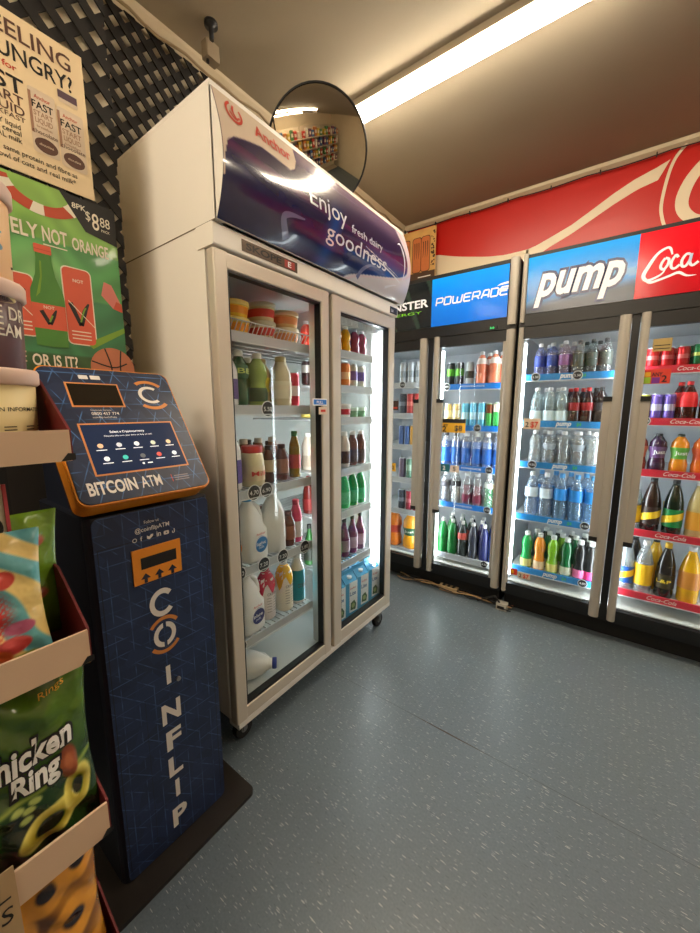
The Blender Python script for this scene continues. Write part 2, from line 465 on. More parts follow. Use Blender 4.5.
# ================================================================== ARTWORK ON THE WALLS
# red banner on the back wall
M_bred = pbr('banner_red', (190, 24, 14), 0.36, 0, 0.06, 2, coat=.12, bump=.35, bscale=2.6)
M_bcream = pbr('banner_cream', (226, 208, 178), 0.4, coat=.2)
YBAN = YB - .012
Fb = box_frame((0, YBAN, 0), (1, 0, 0), (0, 0, 1), (0, -1, 0))
b = MB()
b.box((-1.60, YBAN, 2.07), (2.3, YB - .002, 2.71), M_bred)
def swoosh_low(x):   # underside of the big cream ribbon
    return 2.305 + .33 * (x + .64)
top = [(-1.60, 2.45), (-1.45, 2.475), (-1.33, 2.472), (-1.15, 2.418), (-.933, 2.369), (-.80, 2.352), (-.642, 2.356), (-.52, 2.395), (-.394, 2.443), (-.29, 2.50), (-.176, 2.565), (-.08, 2.61), (.021, 2.641), (.080, 2.664)]
low = [(.033, 2.571), (-.06, 2.55), (-.17, 2.502), (-.28, 2.445), (-.39, 2.388), (-.52, 2.335), (-.60, 2.29), (-.66, 2.20), (-.69, 2.09), (-1.60, 2.08)]
V = top; n = len(top)
# build the ribbon as quads between matching samples
def interp(L, t):
    t *= len(L) - 1; i = min(int(t), len(L) - 2); f = t - i
    return (L[i][0] + (L[i + 1][0] - L[i][0]) * f, L[i][1] + (L[i + 1][1] - L[i][1]) * f)
topR = [(-.66, 2.354), (-.60, 2.366)] + top[7:]
lowR = [(-.66, 2.20), (-.60, 2.292), (-.52, 2.335), (-.39, 2.388), (-.28, 2.445), (-.17, 2.502), (-.06, 2.55), (.033, 2.571)]
for i in range(24):
    a, c = interp(topR, i / 24), interp(topR, (i + 1) / 24); d, e = interp(lowR, i / 24), interp(lowR, (i + 1) / 24)
    b.poly([d, e, c, a], M_bcream, Fb, .001)
topL = top[:7] + [(-.66, 2.354)]
for i in range(20):
    a, c = interp(topL, i / 20), interp(topL, (i + 1) / 20)
    b.poly([(a[0], 2.075), (c[0], 2.075), c, a], M_bcream, Fb, .001)
b.stroke([(.145, 2.72), (.10, 2.66), (.075, 2.565), (.062, 2.43), (.075, 2.35), (.10, 2.28), (.13, 2.2)], .016, M_bcream, Fb, .0016)
b.stroke([(.62, 2.60), (.46, 2.66), (.30, 2.64), (.20, 2.56), (.155, 2.45), (.17, 2.36), (.25, 2.30), (.40, 2.33), (.55, 2.42)], [.02, .05, .055, .055, .06, .055, .05, .03, .01], M_bcream, Fb, .002)
b.stroke([(.75, 2.42), (.68, 2.50), (.66, 2.40), (.72, 2.36), (.80, 2.44), (.75, 2.50), (.68, 2.50)], .035, M_bcream, Fb, .002)
tag(b.build('wall_banner'), 'long glossy red banner with cream ribbon on the wall above the coolers', 'banner')

# small gold poster beside the banner
g = MB(); YP = 2.90; Fg = box_frame((0, YP, 0), (1, 0, 0), (0, 0, 1), (0, -1, 0))
M_gold = pbr('gold_print', (206, 160, 92), 0.5, 0, 0.25, 18); M_or = pbr('orange_print', (196, 110, 58), 0.5, 0, 0.1, 30); M_gp = pbr('dark_gold_print', (70, 44, 24), 0.5)
g.box((-1.62, YP, 2.27), (-1.305, YP + .006, 2.655), M_gold)
g.rect(-1.62, 2.27, -1.305, 2.335, M_gp, Fg, .0006)
for x in (-1.60, -1.50, -1.395 - .03):
    g.poly(rrect(x - .005, 2.335, x + .075, 2.60, .02), M_gp, Fg, .0006)
    g.poly(rrect(x, 2.34, x + .07, 2.595, .018), M_or, Fg, .001)
    for q in (-.0, .018, .036): g.stroke([(x + .016 + q, 2.56), (x + .018 + q, 2.50), (x + .014 + q, 2.44)], [.008, .006, .002], M_gp, Fg, .0014)
for k in range(26):
    a = random.uniform(-1.34, -1.31); g.disc(a, random.uniform(2.36, 2.62), random.uniform(.003, .010), M_gp, Fg, .0008, 8)
g.rect(-1.45, 2.295, -1.34, 2.302, M_inkw, Fg, .001)
tag(g.build('drink_poster'), 'small gold poster with orange cans beside the red banner', 'poster')

# posters on the lattice: P1 white FEELING HUNGRY, P2 green soft drink poster
XP = -1.300
Fp = lambda u, v, h=0.0: Vector((XP + h, u, v))
M_cream = pbr('poster_cream', (232, 208, 168), 0.5, 0, 0.04, 6)
M_brown = pbr('poster_brown', (92, 62, 52), 0.5); M_redp = pbr('poster_red', (190, 50, 40), 0.5); M_packw = pbr('pack_white', (216, 196, 172), 0.45)
M_tan = pbr('pack_tan', (160, 120, 96), 0.5)
p = MB(); p.box((XP - .004, .03, 1.846), (XP, .512, 2.206), M_cream)
p.text('FEELING', .300, 2.150, .183, .036, M_brown, Fp, .0008, .012)
p.text('HUNGRY?', .298, 2.100, .185, .037, M_ink, Fp, .0008, .012)
p.text('for', .335, 2.077, .028, .014, M_redp, Fp, .0008, .01)
p.text('FAST', .255, 2.028, .118, .036, M_ink, Fp, .0008, .015)
p.text('START', .272, 2.002, .097, .022, M_brown, Fp, .0008, .01)
p.text('LIQUID', .272, 1.980, .097, .020, M_brown, Fp, .0008, .008)
p.text('BREAKFAST', .272, 1.966, .097, .011, M_brown, Fp, .0008, .006)
p.text('The ONLY liquid', .26, 1.945, .097, .012, M_ink, Fp, .0008, .006)
p.text('breakfast cereal', .26, 1.930, .097, .012, M_ink, Fp, .0008, .006)
p.text('with REAL milk', .26, 1.914, .097, .012, M_ink, Fp, .0008, .006)
p.text('same protein and fibre as', .318, 1.886, .155, .012, M_ink, Fp, .0008, .006)
p.text('bowl of oats and real milk*', .300, 1.867, .168, .012, M_ink, Fp, .0008, .006)
for x0, x1, z0, z1, hh in ((.380, .437, 1.912, 2.062, .001), (.440, .500, 1.906, 2.05, .0012)):
    p.poly(rrect(x0, z0, x1, z1, .006), M_packw, Fp, hh)
    p.poly([(x0, z0 + .045), (x0 + .006, z0 + .045), (x0 + .006, z1 - .01), (x0, z1 - .01)], M_tan, Fp, hh + .0002)
    p.disc((x0 + x1) / 2, z0 + .022, .025, M_brown, Fp, hh + .0003, 20, .018)
    p.text('Anchor', x0 + .012, z1 - .022, .034, .009, M_redp, Fp, hh + .0005, .006)
    p.text('FAST', x0 + .006, z1 - .045, x1 - x0 - .012, .017, M_ink, Fp, hh + .0005, .015)
    p.text('START', x0 + .008, z1 - .062, x1 - x0 - .016, .012, M_tan, Fp, hh + .0005, .01)
    p.text('LIQUID', x0 + .010, z1 - .078, x1 - x0 - .020, .012, M_tan, Fp, hh + .0005, .01)
    p.text('breakfast', x0 + .012, z1 - .089, x1 - x0 - .024, .006, M_tan, Fp, hh + .0005, .006)
    p.text('chocolate', x0 + .002, z0 + .046, x1 - x0 - .004, .010, M_brown, Fp, hh + .0005, .008)
    p.text('chocolate', (x0 + x1) / 2 - .015, z0 + .020, .030, .006, M_packw, Fp, hh + .0007, .006)
p.poly(rrect(.447, 2.064, .491, 2.094, .004), M_packw, Fp, .0009)
p.rect(.446, 2.074, .490, 2.092, pbr('cap_mauve', (92, 70, 82), .5), Fp, .0011)
tag(p.build('drink_poster'), 'cream poster with large lettering about feeling hungry, above the green poster', 'poster')

def p2col(u, v):
    c = (96, 138, 60)
    if v < 1.40: c = (36, 66, 34)
    elif v < 1.70: c = (62, 120, 64) if v > 1.56 else (40, 96, 60)
    r = math.hypot((u - .36) / 1.0, (v - 1.62) / .8)
    if v < 1.70: k = max(0, 1 - r / .12); c = tuple(a + (b2 - a) * k * .6 for a, b2 in zip(c, (150, 190, 120)))
    k = .5 + .5 * math.sin((u * .5 + v) * 70 + 3 * math.sin(u * 30)); c = tuple(x * (.90 + .16 * k) for x in c)
    if v > 1.70: k = max(0, min(1, (v - 1.70) / .14)); c = tuple(a + (b2 - a) * k * .4 for a, b2 in zip(c, (150, 175, 90)))
    return c
M_print = printed('poster_print', .42, .15)
M_buoy = pbr('buoy_red', (188, 76, 50), .5, 0, .1, 20); M_can = pbr('can_coral', (214, 92, 66), .5, 0, .1, 15); M_bgreen = pbr('bottle_green_print', (74, 132, 52), .4, 0, .25, 14)
M_dkgreen = pbr('dark_green_print', (26, 52, 30), .5); M_lime = pbr('lime_ink', (120, 160, 50), .5); M_offw = pbr('offwhite_ink', (232, 224, 204), .5)
M_pblk = pbr('poster_black', (24, 22, 22), .45); M_ball = pbr('ball_orange', (190, 116, 84), .5, 0, .1, 40); M_pink = pbr('pink_ink', (206, 120, 110), .5)
q = MB(); XQ = XP - .001; Fq = lambda u, v, h=0.0: Vector((XQ + h, u, v))
q.box((XQ - .004, .00, 1.215), (XQ - .0002, .562, 1.838), M_dkgreen)
q.grid(lambda u, v: Fq(u, v, 0), .00, .562, 1.215, 1.838, 90, 96, M_print, lambda u, v: tuple(min(255, x * 1.22 + 6) for x in p2col(u, v)))
q.arc(.385, 1.835, .085, .034, 185, 355, M_buoy, Fq, .0008, 24, .75)
for a in (205, 262, 322): q.arc(.385, 1.835, .085, .036, a - 9, a + 9, M_offw, Fq, .0011, 6, .75)
q.poly([(.425, 1.838), (.480, 1.752), (.562, 1.736), (.562, 1.838)], M_pblk, Fq, .0012)
q.text('8PK', .452, 1.806, .034, .014, M_offw, Fq, .0016, .01); q.text('$', .484, 1.786, .012, .024, M_offw, Fq, .0016, 0)
q.text('8', .499, 1.766, .018, .044, M_offw, Fq, .0016, 0.005); q.text('88', .520, 1.780, .026, .026, M_offw, Fq, .0016, 0); q.text('PACK', .522, 1.766, .022, .007, M_offw, Fq, .0016, 0)
q.text('DEFINITELY', .186, 1.694, .182, .036, M_offw, Fq, .0016, .02)
q.text('NOT', .376, 1.694, .056, .037, M_offw, Fq, .0016, .02); q.rect(.376, 1.684, .430, 1.687, M_offw, Fq, .0016)
q.text('ORANGE', .443, 1.694, .092, .032, M_offw, Fq, .0016, .02)
# cans and bottle
for x0, x1, z0, z1, hh in ((.255, .345, 1.440, 1.600, .0008), (.408, .482, 1.432, 1.645, .0008)):
    q.poly(rrect(x0, z0, x1, z1, .014), M_offw, Fq, hh); q.poly(rrect(x0 + .003, z0 + .003, x1 - .003, z1 - .003, .012), M_can, Fq, hh + .0003)
    cx, cz = (x0 + x1) / 2 + .004, z0 + .085
    q.stroke([(cx - .026, cz + .03), (cx - .004, cz - .03)], [.012, .010], M_pblk, Fq, hh + .0006, 2)
    q.stroke([(cx - .003, cz - .03), (cx + .008, cz + .01), (cx + .020, cz + .035)], [.010, .012, .004], M_pblk, Fq, hh + .0006, 3)
    q.stroke([(cx - .03, cz + .035), (cx + .03, cz - .03)], .002, M_offw, Fq, hh + .0008, 2)
    q.stroke([(cx - .004, cz - .02), (cx + .006, cz + .012), (cx + .012, cz + .022)], .004, M_lime, Fq, hh + .0008, 2)
    q.text('NOT', cx - .014, z1 - .04, .026, .009, M_offw, Fq, hh + .0006, .01)
    for k in range(3): q.rect(x0 + .012, z0 + .016 + k * .010, x1 - .014, z0 + .019 + k * .010, M_offw, Fq, hh + .0006)
half = [(.0, 1.418), (.036, 1.420), (.038, 1.545), (.036, 1.565), (.022, 1.605), (.017, 1.645), (.017, 1.668), (0, 1.668)]
cx = .372
q.poly([(cx + a, b2) for a, b2 in half] + [(cx - a, b2) for a, b2 in reversed(half[1:-1])], M_bgreen, Fq, .0022)
q.poly(rrect(cx - .019, 1.660, cx + .019, 1.682, .003), M_can, Fq, .0026); q.rect(cx - .019, 1.668, cx + .019, 1.670, M_buoy, Fq, .0028)
q.rect(cx - .0375, 1.465, cx + .0375, 1.530, M_can, Fq, .0026)
q.stroke([(cx - .018, 1.512), (cx - .002, 1.478)], [.010, .009], M_pblk, Fq, .003, 2); q.stroke([(cx - .001, 1.478), (cx + .008, 1.500), (cx + .016, 1.518)], [.009, .010, .003], M_pblk, Fq, .003, 3)
q.stroke([(cx - .002, 1.484), (cx + .006, 1.502)], .004, M_lime, Fq, .0034, 2); q.text('NOT', cx - .012, 1.518, .024, .008, M_offw, Fq, .003, .01)
q.poly([(cx - .026, 1.545), (cx - .022, 1.56), (cx - .012, 1.60), (cx - .010, 1.64), (cx - .006, 1.64), (cx - .008, 1.60), (cx - .016, 1.558)], M_lime, Fq, .0026)
q.text('OR IS IT?', .322, 1.366, .104, .030, M_offw, Fq, .0016, .02)
q.disc(.520, 1.372, .062, M_ball, Fq, .0012, 28)
for pts in ([(.462, 1.39), (.52, 1.375), (.578, 1.39)], [(.50, 1.43), (.515, 1.37), (.505, 1.31)], [(.545, 1.428), (.54, 1.37), (.55, 1.315)], [(.47, 1.345), (.52, 1.355), (.575, 1.34)]):
    pts = [(min(a, .560), b2) for a, b2 in pts]; q.stroke(pts, .004, M_pblk, Fq, .0016, 6)
q.poly([(.505, 1.585), (.515, 1.625), (.535, 1.620), (.555, 1.575), (.558, 1.555), (.535, 1.552)], M_pink, Fq, .0012)
q.poly([(.535, 1.552), (.545, 1.575), (.560, 1.570), (.561, 1.545)], M_buoy, Fq, .0014)
q.poly([(.455, 1.44), (.562, 1.50), (.562, 1.485), (.47, 1.425)], M_lime, Fq, .001)
tag(q.build('drink_poster'), 'green poster with orange cans, a green bottle, a price and a basketball', 'poster')

# ================================================================== PRODUCT TEMPLATES (all built at the origin, base at z=0)
TPL = {}
def col_mat(kind, c):
    n = kind + '_%02x%02x%02x' % tuple(int(max(0, min(255, x))) for x in c)
    if kind == 'liquid': return pbr(n, c, 0.14, 0, 0.06, 20, coat=.5)
    if kind == 'clearish':
        if n in _mats: return _mats[n]
        m = clear(n, tuple(0.72 + 0.26 * x for x in rgb(*c)), 1.7, .04, 1.8); nt = m.node_tree
        o = nt.nodes['Material Output']; old = o.inputs[0].links[0].from_socket
        mx = nt.nodes.new('ShaderNodeMixShader'); df = nt.nodes.new('ShaderNodeBsdfDiffuse'); df.inputs[0].default_value = (*rgb(*c), 1); mx.inputs[0].default_value = .20
        nt.links.new(old, mx.inputs[1]); nt.links.new(df.outputs[0], mx.inputs[2]); nt.links.new(mx.outputs[0], o.inputs[0]); return m
    if kind == 'can': return pbr(n, c, 0.28, 0.35, 0.08, 30)
    if kind == 'paper': return pbr(n, c, 0.45, 0, 0.05, 30)
    return pbr(n, c, 0.4, 0, 0.04, 20)
SHAPES = {
 # (radius share, height share) of the body; neck is the last two rows
 'pet': [(.86, 0), (.98, .02), (1, .06), (1, .33), (.93, .36), (.93, .40), (1, .43), (1, .60), (.90, .70), (.62, .82), (.36, .89), (.33, .93)],
 'sport': [(.88, 0), (1, .03), (1, .30), (.84, .38), (.82, .46), (1, .55), (1, .68), (.86, .78), (.52, .87), (.42, .92)],
 'long': [(.9, 0), (1, .02), (1, .50), (.94, .60), (.72, .74), (.42, .87), (.32, .93)],
 'glass': [(.9, 0), (1, .02), (1, .48), (.90, .58), (.50, .74), (.34, .86), (.33, .93)],
 'flask': [(.8, 0), (1, .04), (1.02, .20), (.84, .38), (.86, .48), (1.04, .62), (.95, .78), (.55, .90), (.34, .95)],
 'milk': [(.92, 0), (1, .03), (1, .62), (.92, .70), (.60, .84), (.48, .92)],
 'jar': [(.86, 0), (1, .04), (1.0, .62), (.90, .78), (.78, .86)],
}
def tpl_bottle(shape, r, h, body, cap, label=None, lz=(.32, .62), neck=None, stripe=None, lift=.0, cap_r=.40, text=None, tcol=None, level=None):
    key = ('b', shape, r, h, body, cap, label, lz, stripe, text, neck, level)
    if key in TPL: return TPL[key]
    name = 'milk_bottle' if shape == 'milk' else ('juice_bottle' if shape in ('flask', 'jar') else 'drink_bottle')
    root = bpy.data.objects.new(name, None); root.empty_display_size = .02
    prof = [(a * r, b2 * h) for a, b2 in SHAPES[shape]]
    def at(z):
        for (r0, z0), (r1, z1) in zip(prof, prof[1:]):
            if z0 <= z <= z1: return r0 + (r1 - r0) * (z - z0) / max(z1 - z0, 1e-6)
        return prof[-1][0]
    m = MB()
    if level:      # clear bottle, liquid inside
        m.lathe(prof, col_mat('clearish', (235, 240, 245)), seg=14, cap=False)
        zz = level * h; inn = [(a * .95, b2) for a, b2 in prof if b2 < zz] + [(at(zz) * .95, zz)]
        m.lathe(inn, col_mat('liquid', body), seg=14)
    elif body is None:
        m.lathe(prof, col_mat('clearish', neck or (190, 215, 235)), seg=14, cap=False)
        inn = [(a * .9, b2 + .002) for a, b2 in prof if b2 < .8 * h]
        m.lathe(inn, col_mat('clearish', neck or (190, 215, 235)), seg=14, cap=False)
    else:
        m.lathe(prof, col_mat('liquid', body), seg=14)
    o = m.build('bottle_body', None); o.parent = root
    if label:
        z0, z1 = lz[0] * h, lz[1] * h; k = 5; pr = [(at(z0 + (z1 - z0) * i / k) * 1.015 + .0006, z0 + (z1 - z0) * i / k) for i in range(k + 1)]
        m = MB(); m.lathe(pr, col_mat('paper', label), seg=14, cap=False)
        if stripe:
            sc = stripe; V = []; n = 14
            zc = (z0 + z1) / 2; hw = (z1 - z0) * .20
            for i in range(n + 1):      # slanting band round the front half
                a = -PI * .98 + 2 * PI * .98 * i / n; rr = at(zc) * 1.03 + .0014
                for sg in (-1, 1): V.append((rr * math.cos(a), rr * math.sin(a), zc + (a + PI / 2) * .011 * (r / .035) + sg * hw))
            m.add(V, [(2 * i, 2 * i + 2, 2 * i + 3, 2 * i + 1) for i in range(n)], col_mat('paper', sc), True)
        o = m.build('label', None); o.parent = root
        if text:
            rr = at((z0 + z1) / 2) * 1.03 + .0012
            Fc = lambda u, v, hh=0: Vector(((rr + hh) * math.sin(u / rr), -(rr + hh) * math.cos(u / rr), v))
            tm = MB(); tw = rr * 1.5; tm.text(text, -tw / 2, (z0 + z1) / 2 - .007, tw, min(.018, (z1 - z0) * .5), col_mat('paper', tcol or (250, 250, 250)), Fc, .001, .01)
            o = tm.build('lettering', None); o.parent = root
    m = MB(); rn = prof[-1][0] + .0015; zt = prof[-1][1]
    if shape == 'jar': m.lathe([(r * .84, zt - .004), (r * .86, zt), (r * .86, h - .003), (r * .82, h)], col_mat('plastic', cap), seg=16)
    else: m.lathe([(rn, zt - .006), (rn * 1.05, zt - .004), (rn * 1.05, h - .003), (rn * .9, h)], col_mat('plastic', cap), seg=12)
    o = m.build('cap', None); o.parent = root
    for c in root.children: COL.objects.unlink(c)
    TPL[key] = root
    return root
def tpl_can(r, h, c1, c2=None, band=(.3, .6), slim=False, text=None):
    key = ('c', r, h, c1, c2, band)
    if key in TPL: return TPL[key]
    root = bpy.data.objects.new('drink_can', None); root.empty_display_size = .02
    m = MB(); m.lathe([(r * .78, 0), (r * .96, .008), (r, .016), (r, h - .016), (r * .86, h - .004)], col_mat('can', c1), seg=14)
    if c2: m.lathe([(r * 1.008 + .0003, h * band[0]), (r * 1.008 + .0003, h * band[1])], col_mat('can', c2), seg=14, cap=False)
    o = m.build('can_body', None); o.parent = root; COL.objects.unlink(o)
    m = MB(); m.lathe([(r * .86, h - .004), (r * .88, h), (r * .80, h), (r * .78, h - .004)], col_mat('can', (205, 208, 212)), seg=14)
    o = m.build('lid', None); o.parent = root; COL.objects.unlink(o)
    TPL[key] = root
    return root
def tpl_tub(r, h, c1, lid, sx=1.0, sy=1.0, name='food_tub', band=None):
    key = ('t', r, h, c1, lid, sx, sy, band)
    if key in TPL: return TPL[key]
    root = bpy.data.objects.new(name, None); root.empty_display_size = .02
    m = MB(); m.lathe([(r * .84, 0), (r * .88, .003), (r * .98, h - .016)], col_mat('paper', c1), seg=24, sx=sx, sy=sy)
    if band: m.lathe([(r * .895, h * .2), (r * .958, h * .62)], col_mat('paper', band), seg=24, sx=sx * 1.012, sy=sy * 1.012, cap=False)
    o = m.build('tub_body', None); o.parent = root; COL.objects.unlink(o)
    m = MB(); m.lathe([(r * 1.0, h - .018), (r * 1.03, h - .014), (r * 1.03, h - .002), (r * .97, h)], col_mat('plastic', lid), seg=24, sx=sx, sy=sy)
    o = m.build('lid', None); o.parent = root; COL.objects.unlink(o)
    TPL[key] = root
    return root
USED = {}
def place(tpl, x, y, z, rz, label, cat, group=None):
    k = tpl.name
    r = clone(tpl, (x, y, z), rz, label, group)
    r['category'] = cat
    return r

# ================================================================== GLASS-DOOR COOLERS ON THE BACK WALL
YD = 2.29     # front of the doors
def profile(m, x0, x1, z0, z1, y0=YD, depth=.045, bulge=.018, mat=None):
    """rounded vertical aluminium profile facing -Y"""
    pts = []; n = 8; cx = (x0 + x1) / 2; hw = (x1 - x0) / 2
    for k in range(n + 1):
        a = PI * k / n; pts.append((cx - hw * math.cos(a), y0 - bulge * math.sin(a) + bulge))
    pts += [(x1, y0 + depth), (x0, y0 + depth)]
    m.prism(pts, 2, z0, z1, mat or M_profile)
def text_panel(name, parent, items, F, h=.001):
    m = MB()
    for (t, u0, v0, w_, h_, mat, bold, shear) in items: m.text(t, u0, v0, w_, h_, mat, F, h, bold, shear)
    return m.build(name, parent)
FS = box_frame((0, YD, 0), (1, 0, 0), (0, 0, 1), (0, -1, 0))   # plane of the sign faces

def cooler(x0, x1, label, doors, col0, col1):
    """doors: list of dicts glass x range, handle side, shelves"""
    t = thing('drinks_cooler', label, 'cooler', ((x0 + x1) / 2, 2.62, 0))
    m = MB()
    m.box((x0, YD + .04, .14), (x0 + .02, 2.95, 2.05), M_black); m.box((x1 - .02, YD + .04, .14), (x1, 2.95, 2.05), M_black)
    m.box((x0, YD + .04, 2.04), (x1, 2.95, 2.07), M_black); m.box((x0, 2.93, .14), (x1, 2.95, 2.07), M_black)
    m.box((x0, YD + .025, 1.70), (x1, 2.93, 1.73), M_black); m.box((x0, YD + .05, .10), (x1, 2.93, .165), M_black)
    m.build('cabinet', t)
    MB().box((x0 + .01, 2.385, 0.0), (x1 - .01, 2.90, .10), M_blackmat).build('plinth', t)
    m = MB(); a, b2 = x0 + .021, x1 - .021
    m.box((a, 2.915, .17), (b2, 2.928, 1.69), M_liner); m.box((a, YD + .07, .166), (b2, 2.915, .185), M_dliner)
    m.box((a, YD + .07, 1.665), (b2, 2.915, 1.695), M_liner)
    m.box((a, YD + .07, .185), (a + .006, 2.915, 1.665), M_liner); m.box((b2 - .006, YD + .07, .185), (b2, 2.915, 1.665), M_liner)
    m.build('liner', t)
    m = MB()                                                # black canopy frame round the sign
    m.box((x0 + .03, YD + .012, 2.052), (x1 - .03, YD + .05, 2.072), M_black); m.box((x0 + .03, YD + .012, 1.70), (x1 - .03, YD + .05, 1.764), M_black)
    m.box((x0 + .03, YD + .03, 1.764), (x1 - .03, YD + .05, 2.052), M_black)
    m.build('canopy_frame', t)
    mx = (doors[0]['glass'][1] + .047 + doors[1]['glass'][0] - .036) / 2
    MB().box((mx - .016, YD + .022, .145), (mx + .016, YD + .06, 1.698), M_black).build('center_mullion', t)
    for xa, xb in (col0, col1):
        m = MB(); profile(m, xa, xb, .135, 1.697); profile(m, xa, xb, 1.722, 2.076); m.box((xa + .004, YD + .02, 1.697), (xb - .004, YD + .04, 1.722), M_black)
        m.build('corner_post', t)
    for d in doors:
        g0, g1 = d['glass']; hx = d['handle']; sgn = 1 if hx == 'hi' else -1
        m = MB()
        m.box((g0 - .02, YD + .015, 1.635), (g1 + .02, YD + .05, 1.697), M_black); m.box((g0 - .02, YD + .015, .142), (g1 + .02, YD + .05, .188), M_black)
        m.box((g0 - .02, YD + .02, .188), (g0, YD + .05, 1.635), M_profile); m.box((g1, YD + .02, .188), (g1 + .02, YD + .05, 1.635), M_profile)
        dr = m.build('door', t)
        MB().box((g0, YD + .034, .188), (g1, YD + .038, 1.635), M_glass).build('door_glass', dr)
        e = g1 if sgn > 0 else g0
        pw = .047 if sgn > 0 else .036
        m = MB(); profile(m, min(e, e + sgn * pw), max(e, e + sgn * pw), .13, 1.70, YD - .004)
        i0, i1 = sorted((e - sgn * .034, e + sgn * .004))
        m.box((i0, YD + .006, .575), (i1, YD + .03, 1.288), M_profile)
        m.box((i0, YD + .002, 1.288), (i1, YD + .03, 1.312), M_clip); m.box((i0, YD + .002, .552), (i1, YD + .03, .576), M_clip)
        m.build('door_handle', dr)
        for k, s in enumerate(d['shelves']):
            z = s['z']
            m = MB()
            m.box((g0 - .015, 2.40, z - .012), (g1 + .015, 2.88, z - .004), M_wire) if z > .3 else m.box((g0, 2.40, z - .02), (g1, 2.88, z - .004), M_wire)
            sh = m.build('shelf', t)
            m = MB(); F = box_frame((0, 2.392, 0), (1, 0, 0), (0, 0, 1), (0, -1, 0))
            zs = z - .012
            m.box((g0 - .005, 2.392, zs - .020), (g1 + .005, 2.402, zs + .016), s['mat'])
            m.box((g0 - .005, 2.390, zs - .024), (g1 + .005, 2.402, zs - .020), M_wire)
            w_ = g1 - g0
            for (tx, fu, fw, hh, mt, bo, she) in s.get('txt', []):
                m.text(tx, g0 + w_ * fu, zs - hh / 2, w_ * fw, hh, mt, F, .001, bo, she)
            m.build('shelf_strip', sh)
            for fu in s.get('disc', []):
                m = MB(); uu = g0 + w_ * fu; F2 = lambda u, v, h=0.0: F(u, v, h + .004)
                m.disc(uu, zs, .024, M_inkw, F2, 0); m.disc(uu, zs, .021, M_disc, F2, .0006)
                m.text(s.get('price', '4.50'), uu - .016, zs - .006, .032, .012, M_inkw, F2, .0012, 0)
                m.build('price_ticket', sh)
        for xs in (g0 - .002 if d.get('tube', 1) else g0 - .016, g1 + .014):  # tubes tucked behind the stiles are unseen, added to brighten the bottles
            MB().tube([(xs, YD + .085, .22), (xs, YD + .085, 1.62)], .009, M_tube, 8).build('light_tube', t)
    return t

M_strip_blue = pbr('strip_blue', (28, 120, 214), .3, 0, .04, 8); M_strip_teal = pbr('strip_sky_blue', (44, 132, 200), .3, 0, .12, 6)
M_strip_red = pbr('strip_red', (206, 48, 66), .3, 0, .05, 8); M_strip_clear = pbr('strip_grey', (172, 178, 186), .3)
M_greenink = pbr('green_ink', (80, 190, 90), .5)
def sh(z, mat, **k): d = dict(z=z, mat=mat); d.update(k); return d
PUMPT = [('pump', .42, .18, .020, M_inkw, .03, .3), ('$4', .66, .05, .018, M_greenink, .02, 0)]
COKET = [('Coca-Cola', .25, .24, .020, M_inkw, .0, .4), ('Coca-Cola', .70, .22, .020, M_inkw, .0, .4)]
cooler(-1.60, -.535, 'wide black drinks cooler with black and blue signs in the back corner', [
    dict(glass=(-1.545, -1.120), handle='hi', shelves=[sh(1.43, M_strip_clear, disc=[.6]), sh(1.215, M_strip_clear), sh(.99, M_strip_clear), sh(.745, M_strip_clear), sh(.505, M_strip_clear), sh(.20, M_strip_clear)]),
    dict(glass=(-.985, -.600), handle='lo', shelves=[
        sh(1.405, M_strip_blue, disc=[.06], txt=[('POWERADE', .3, .4, .010, M_inkw, .0, 0)], price='4.80'),
        sh(1.140, M_strip_blue, disc=[.62], price='5.20'),
        sh(.875, M_strip_blue, disc=[.85], txt=[('POWERADE', .38, .34, .012, M_inkw, .01, 0)], price='4.50'),
        sh(.615, M_strip_blue, disc=[.86], txt=[('POWERADE', .3, .3, .010, M_inkw, .0, 0)], price='4.50'),
        sh(.245, M_strip_clear, disc=[.86], price='4.50')]),
], (-1.60, -1.555), (-.585, -.538))
cooler(-.523, .620, 'wide black drinks cooler with pale blue and red signs', [
    dict(glass=(-.490, -.058), handle='hi', shelves=[
        sh(1.443, M_strip_teal, disc=[.14, .62], txt=PUMPT, price='5.50'),
        sh(1.178, M_strip_teal, txt=PUMPT),
        sh(.936, M_strip_teal, disc=[.18], txt=PUMPT), sh(.612, M_strip_teal, disc=[.86], txt=PUMPT), sh(.275, M_strip_teal, disc=[.90], txt=PUMPT, price='4.00')]),
    dict(glass=(.062, .560), handle='lo', tube=0, shelves=[
        sh(1.455, M_strip_red, txt=COKET), sh(1.203, M_strip_red, txt=COKET, disc=[.05], price='3.00'), sh(.943, M_strip_red, txt=COKET, disc=[.02]),
        sh(.625, M_strip_red, txt=COKET), sh(.282, M_strip_red, txt=COKET)]),
], (-.518, -.492), (.585, .612))

# lit signs
M_sign = printed('backlit_sign', .16, .0, emit=SIGN_GLOW)
M_swhite = pbr('sign_white', (222, 222, 226), .3, emit=SIGN_GLOW * .8)
M_sout = pbr('sign_navy_outline', (26, 40, 84), .2, emit=.1)
M_sgreen = pbr('sign_green', (120, 200, 40), .3, emit=.3)
def sign(x0, x1, z0, z1, colf, label, extra, nm):
    t = thing('lightbox_sign', label, 'sign', ((x0 + x1) / 2, YD, z0), 'cooler lightbox signs')
    m = MB(); m.box((x0, YD + .012, z0), (x1, YD + .029, z1), M_black)
    m.grid(lambda u, v: FS(u, v, -.010), x0, x1, z0, z1, 60, 30, M_sign, colf)
    m.build('sign_panel', t)
    m = MB(); extra(m); m.build('lettering', t)
FT = box_frame((0, YD + .010, 0), (1, 0, 0), (0, 0, 1), (0, -1, 0))
def monster_art(m):
    m.text('MONSTER', -1.46, 1.895, .39, .047, M_swhite, FT, .001, .03, 0); m.text('ENERGY', -1.40, 1.858, .285, .016, M_sgreen, FT, .001, .0, 0)
